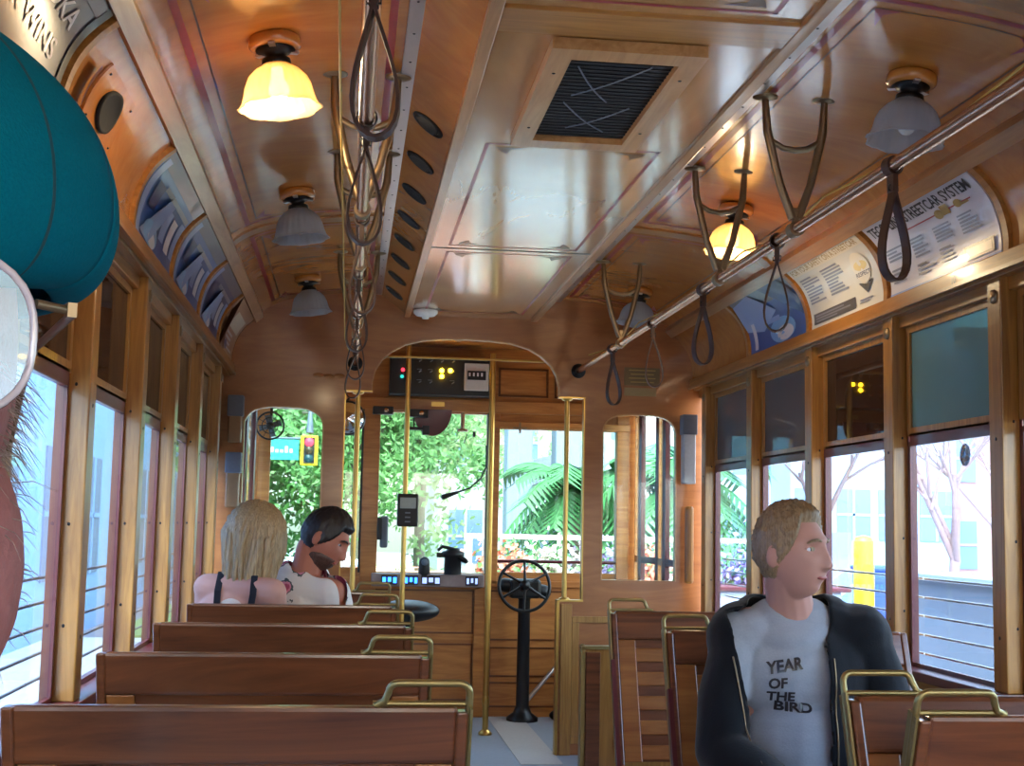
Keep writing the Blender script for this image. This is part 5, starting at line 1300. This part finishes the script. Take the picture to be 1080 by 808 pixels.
# white building with columns ahead right
def facade(name, label, x0, x1, y0, y1, h, cols, rows, wall, wmat='win', face='-y', z0=GZ, ww=.62, wh=.55, group=None):
    g = empty(name, ((x0 + x1) / 2, (y0 + y1) / 2, z0)); tag(g, label, 'building', group)
    MB().box(x0, x1, y0, y1, z0, z0 + h).build('walls', wall, g)
    MB().box(x0 - .15, x1 + .15, y0 - .15, y1 + .15, z0 + h, z0 + h + .25).build('roof_edge', wall, g)
    for i in range(cols):
        for j in range(rows):
            hh = h / rows; za = z0 + j * hh + hh * (1 - wh) * .6; zb = za + hh * wh
            b = MB(); f = MB()
            if face == '-y':
                w = (x1 - x0) / cols; a = x0 + i * w + w * (1 - ww) / 2; b.box(a, a + w * ww, y0 - .03, y0 + .01, za, zb)
                f.box(a + w * ww / 2 - .04, a + w * ww / 2 + .04, y0 - .05, y0 - .03, za, zb); f.box(a, a + w * ww, y0 - .05, y0 - .03, (za + zb) / 2 - .04, (za + zb) / 2 + .04)
            else:
                xf = x0 if face == '-x' else x1; s = -1 if face == '-x' else 1; w = (y1 - y0) / cols; a = y0 + i * w + w * (1 - ww) / 2
                b.box(xf, xf + s * .03, a, a + w * ww, za, zb); f.box(xf + s * .03, xf + s * .05, a + w * ww / 2 - .04, a + w * ww / 2 + .04, za, zb); f.box(xf + s * .03, xf + s * .05, a, a + w * ww, (za + zb) / 2 - .04, (za + zb) / 2 + .04)
            wo = b.build('window', wmat, g); f.build('window_bars', wall, wo)
facade('office_building', 'white office block ahead between tree and palm', 2.2, 16, 42, 52, 15, 8, 5, 'bld')
g = empty('parking_ramp', (5, 27, GZ)); tag(g, 'white ramped structure with thick grey columns ahead right', 'building')
for x in (2.42, 3.30): b = MB(); b.box(x - .23, x + .23, 23.7, 24.3, GZ, 7); b.build('column', 'colm', g, .03)
for k in range(3):
    b = MB(); z = 2.2 + 1.4 * k; b.add([(2.6, 25, z - .5), (9.5, 25, z + 1.3), (9.5, 25, z + 2.0), (2.6, 25, z + .2), (2.6, 26, z - .5), (9.5, 26, z + 1.3), (9.5, 26, z + 2.0), (2.6, 26, z + .2)], [(0, 1, 2, 3), (7, 6, 5, 4), (0, 4, 5, 1), (3, 2, 6, 7), (1, 5, 6, 2), (0, 3, 7, 4)]); b.build('ramp', 'bld', g)
MB().box(2.6, 9.5, 26, 26.4, GZ, 1.2).build('rear_wall', 'colm', g)
# palm
def palm(x, y, h, seed, lab, n=46, L=1.25):
    rn = random.Random(seed); g = empty('palm_tree', (x, y, GZ)); tag(g, lab, 'palm', 'palms by the ramp')
    b = MB(); b.tube([(x, y, GZ), (x + .05, y, GZ + h * .5), (x, y, GZ + h)], [.16, .13, .14], 10); b.build('trunk', 'bark', g)
    b = MB(); c = V((x, y, GZ + h))
    for k in range(n):
        a = rn.uniform(0, 2 * PI); up = rn.uniform(-.4, 1.2); l = L * rn.uniform(.8, 1.1); pts = []
        for q in range(9):
            t = q / 8; pts.append(c + V((cos(a) * l * t, sin(a) * l * t, l * (up * t - .9 * t * t))))
        b.tube(pts, .014, 5)
        for q in range(1, 9):
            p = pts[q]; tg = (pts[q] - pts[q-1]).normalized(); sd = tg.cross(V((0, 0, 1))).normalized()
            for s in (-1, 1):
                for e in (0, .5):
                    r0 = pts[q-1] + (pts[q] - pts[q-1]) * e; tip = r0 + (sd * s * .8 + tg * .5 + V((0, 0, -.35))) * .42; b.add([r0, r0 + tg * .10, tip], [(0, 1, 2)])
    b.build('fronds', 'palm', g)
palm(2.75, 19.5, 2.5, 4, 'green palm in the right windscreen, left of the two'); palm(4.1, 18.6, 2.7, 6, 'green palm in the right windscreen beside the mullion')
# cars parked across the street ahead
def car(x, y, rz, col, lab, seed=0):
    g = empty('parked_car', (0, 0, 0)); m = plain('car_paint_' + col.strip('#') + str(seed), col, .2, .2, coat=1, var=.03)
    P = [(-2.1, .35), (-2.15, .75), (-1.3, .95), (-.75, 1.4), (.75, 1.42), (1.45, .98), (2.1, .82), (2.18, .4)]
    b = MB()
    for s in (0,):
        n = len(P); vs = [(p[0], -.85, p[1]) for p in P] + [(p[0], -.72 if 1 < 0 else -.85 + (.15 if p[1] > 1.2 else 0), p[1]) for p in P]
    secs = []
    for yy, k in ((-.86, 0), (-.80, 1), (.80, 1), (.86, 0)):
        secs.append([(p[0] * (1 if k else .98), yy * (.86 if p[1] > 1.2 else 1), p[1] - (0 if k else .03)) for p in P])
    n = len(P); vs = [q for r_ in secs for q in r_]; fs = []
    for i in range(3):
        for j in range(n): fs.append((i*n+j, i*n+(j+1) % n, (i+1)*n+(j+1) % n, (i+1)*n+j))
    fs += [tuple(range(n)), tuple(range(3*n, 4*n))[::-1]]
    b.add(vs, fs); b.build('body', m, g, .04)
    b = MB()
    for s in (-1, 1): b.add([(-1.15, s*.84, .98), (-.72, s*.76, 1.32), (.70, s*.76, 1.34), (1.25, s*.84, 1.0)], [(0, 1, 2, 3)])
    b.v = [V((p.x, p.y * 1.02, p.z)) for p in b.v]
    b.add([(-1.33, -.7, .97), (-1.33, .7, .97), (-.80, .62, 1.37), (-.80, -.62, 1.37)], [(0, 1, 2, 3)]); b.add([(1.46, -.7, 1.0), (1.46, .7, 1.0), (.80, .62, 1.40), (.80, -.62, 1.40)], [(0, 1, 2, 3)])
    b.build('windows', 'win', g)
    for wx in (-1.3, 1.35):
        for s in (-1, 1):
            b = MB(); b.lathe([(0, -.1), (.2, -.1), (.31, -.09), (.33, -.04), (.33, .04), (.31, .09), (.2, .1), (0, .1)], (wx, s * .78, .33), 20, 0, Matrix.Rotation(PI/2, 3, 'X')); b.build('wheel', 'black', g)
    g.location = (x, y, GZ); g.rotation_euler.z = rz; tag(g, lab, 'car', 'cars parked ahead'); return g
for i, (x, y, rz, c, lab) in enumerate([(6.6, 15.6, .12, '#d9d4d0', 'white car outside the far right side windows'), (8.2, 20.4, -.1, '#b7a9c4', 'lilac grey car parked furthest to the right ahead'), (-.2, 17.5, .05, '#d88f72', 'salmon coloured car low in the centre windscreen'),
                                         (-1.2, 22, .1, '#c9ced4', 'silver car seen above the console')]): car(x, y, rz, c, lab, i)
o = MB(); o.box(.7, 4.4, 13.15, 13.75, GZ, .60); o.box(.62, 4.48, 13.08, 13.82, .60, .66, 1)
tag(o.build('median_planter', ['bld', 'maroon'], None, .02), 'raised pale planter wall with red cap ahead right', 'planter')
g = empty('planter_rail', (2.5, 13.95, GZ)); tag(g, 'thin white rail behind the flowering planter', 'railing')
b = MB(); b.box(.6, 4.5, 13.93, 13.99, 1.07, 1.12); b.build('top_bar', 'white', g)
for x in (.65, 1.9, 3.2, 4.4): b = MB(); b.box(x - .03, x + .03, 13.93, 13.99, GZ, 1.07); b.build('post', 'white', g)
for i, (nm_, c) in enumerate((('salmon', '#d98a70'), ('cream', '#d8cfc0'), ('lilac', '#a58fc0'), ('coral', '#d0705c'), ('white', '#d5d5dc'), ('violet', '#8a78b4'), ('green', '#6a9a58'))):
    rn = random.Random(40 + i); b = MB(); x = .95 + i * .5
    for k in range(520):
        q = V((x + rn.gauss(0, .13), 13.45 + rn.gauss(0, .09), .66 + abs(rn.gauss(0, .17)))); s_ = .028 * rn.uniform(.7, 1.6); ax = V((rn.uniform(-1, 1), rn.uniform(-1, 1), rn.uniform(-1, 1))).normalized(); bx = ax.orthogonal()
        b.add([q - ax * s_, q + bx * s_ * .7, q + ax * s_, q - bx * s_ * .7], [(0, 1, 2, 3)], rn.random() < .22)
    tag(b.build('flower_bush', [plain('petals_' + nm_, c, .7, var=.3, scale=6), 'leaf']), '%s low bush on the raised planter ahead right' % nm_, 'bush', 'bushes on the planter')
# left side: long pale building
facade('pale_building', 'long pale blue building outside the left windows', -9, -5.2, -8, 48, 7.5, 18, 2, 'bldb', 'colm', '+x', ww=.45)
# right side
facade('glass_building', 'pale building with a dark blue window band beyond the seated man', 13, 18.4, 40, 48, 9, 4, 2, 'bldb', 'win', '-y', ww=.8, wh=.35)
facade('brick_building', 'reddish building outside the nearest right window', 19, 34, 44, 52, 9, 6, 3, 'brick', 'win', '-y')
o = MB(); o.box(4.2, 4.45, -6, 11.3, GZ + .25, .83); o.box(4.14, 4.5, -6, 11.35, .83, .88, 1); tag(o.build('parapet', [plain('parapet_blue_grey', '#56616f', .8, scale=2), 'colm']), 'low blue grey parapet wall outside the right windows', 'parapet')
for i, (x, y, h, lab) in enumerate(((9.6, 21.5, 6.2, 'bare branched tree outside the nearest right window'), (9.3, 27.0, 6.8, 'bare branched tree behind the seated man'), (11.8, 24.5, 5.8, 'bare branched tree at the edge of the nearest right window'))):
    rn = random.Random(60 + i); g = empty('bare_tree', (x, y, GZ + .25)); tag(g, lab, 'tree', 'bare trees by the platform'); b = MB()
    def br(p, d, L, r, dep):
        q = p + d * L; b.tube([p, p + d * L * .5 + V((rn.uniform(-.05, .05), rn.uniform(-.05, .05), 0)) * L, q], [r, r * .8, r * .6], 5)
        if dep:
            for k in range(3 if dep > 1 else 4):
                nd = (d + V((rn.uniform(-1, 1), rn.uniform(-1, 1), rn.uniform(-.2, .8))) * .75).normalized(); br(p + d * L * rn.uniform(.5, 1), nd, L * rn.uniform(.6, .85), r * .55, dep - 1)
    br(V((x, y, GZ + .25)), V((0, 0, 1)), h * .34, .12, 6); b.build('branches', plain('pinkish_bark_%d' % i, '#8d7470', .9, scale=20), g)
c = at(911, 590, 7.2)
g = empty('yellow_post', (0, 0, 0)); 
b = MB(); q = at(911, 590, 9.4); b.tube([(q.x, q.y, GZ + .25), (q.x, q.y, 1.15)], .075, 14); b.lathe([(.075, 0), (.06, .03), (0, .045)], (q.x, q.y, 1.15), 14)
bpy.data.objects.remove(g); tag(b.build('bollard', 'yellow'), 'tall yellow post outside behind the seated man', 'post')
b = MB(); q = at(924, 612, 12); b.box(q.x - .08, q.x + .3, q.y, q.y + .4, GZ + .25, q.z + .08); b.box(q.x - .10, q.x + .32, q.y - .02, q.y + .42, q.z + .08, q.z + .13)
tag(b.build('newspaper_box', plain('deep_blue_paint', '#24409c', .4), None, .03), 'deep blue street box beyond the yellow post', 'street box')
# roof of the streetcar, closing the body above the ceiling
b = MB(); RP = [(-1.46, 1.99), (-1.40, 2.20), (-1.2, 2.42), (-.8, 2.52), (-.5, 2.55), (.5, 2.55), (.8, 2.52), (1.2, 2.42), (1.40, 2.20), (1.46, 1.99)]
vs = [(x, y, z + .02) for y in (Y0 - .1, YV + .15) for x, z in RP]; n = len(RP); b.add(vs, [(i, i+1, n+i+1, n+i) for i in range(n-1)], 0)
tag(b.build('roof', 'white'), 'curved outer roof of the streetcar', 'roof', kind='structure')
b = MB(); b.box(-1.36, 1.36, Y0 - .04, Y0, 0, 1.0); b.box(-1.36, 1.36, Y0 - .04, Y0, 1.95, 2.5); b.box(-1.36, -.95, Y0 - .04, Y0, 1, 1.95); b.box(.95, 1.36, Y0 - .04, Y0, 1, 1.95); b.box(-.3, .3, Y0 - .04, Y0, 1, 1.95)
tag(b.build('wall_back', 'bulk'), 'wooden end wall behind the viewer', 'wall', kind='structure')
b = MB()
for s in (-1, 1): b.box(s * 1.345, s * 1.37, Y0, YV + .06, -.6, .76)
tag(b.build('wall_outer', 'maroon'), 'maroon outer side panels of the streetcar', 'wall', kind='structure')

# ------------------------------------------------------------------ light
w = bpy.data.worlds.new('world'); SC.world = w; w.use_nodes = True; nt = w.node_tree; bg = nt.nodes['Background']
sk = nt.nodes.new('ShaderNodeTexSky'); sk.sky_type = 'NISHITA'; sk.sun_disc = False; sk.sun_elevation = math.radians(52); sk.sun_rotation = math.radians(200); sk.air_density = 1.4; sk.dust_density = 2.5
hs = nt.nodes.new('ShaderNodeHueSaturation'); hs.inputs['Saturation'].default_value = .55
nt.links.new(sk.outputs[0], hs.inputs['Color']); nt.links.new(hs.outputs[0], bg.inputs['Color']); bg.inputs['Strength'].default_value = SKY
sd = bpy.data.lights.new('sun', 'SUN'); sd.energy = SUN; sd.angle = .01; sd.color = (1, .95, .86)
so = bpy.data.objects.new('sun', sd); COL.objects.link(so); so.rotation_euler = V((.22, .38, -1)).normalized().to_track_quat('-Z', 'Y').to_euler()
vs_ = SC.view_settings; vs_.view_transform = 'Standard'; vs_.look = 'None'; vs_.gamma = 1; vs_.use_curve_mapping = False; vs_.exposure = EXPO
SC.cycles.max_bounces = 10; SC.cycles.diffuse_bounces = 5; SC.cycles.transparent_max_bounces = 16; SC.cycles.caustics_reflective = False; SC.cycles.caustics_refractive = False
SC.cycles.sample_clamp_indirect = 6; SC.cycles.use_denoising = True

# round sticker on the nearest right pane
q = at(1022, 480, 4.02); b = MB()
b.lathe([(.036, 0), (.036, .0012), (0, .0012)], (1.3255, q.y, q.z), 28, 0, Matrix.Rotation(-PI/2, 3, 'Y'))
for k in range(5): a = 2 * PI * k / 5; b.lathe([(.010, 0), (.010, .0006), (0, .0006)], (1.3238, q.y + .02 * cos(a), q.z + .02 * sin(a)), 12, 1, Matrix.Rotation(-PI/2, 3, 'Y'))
tag(b.build('round_sticker', [glassy('sticker_film', '#a8b4bd', .0, .3, '#a5b2bd'), glassy('sticker_petal', '#b9c4cc', 0, .6, '#c3ced6')]), 'round grey flower sticker on the nearest right window', 'sticker')
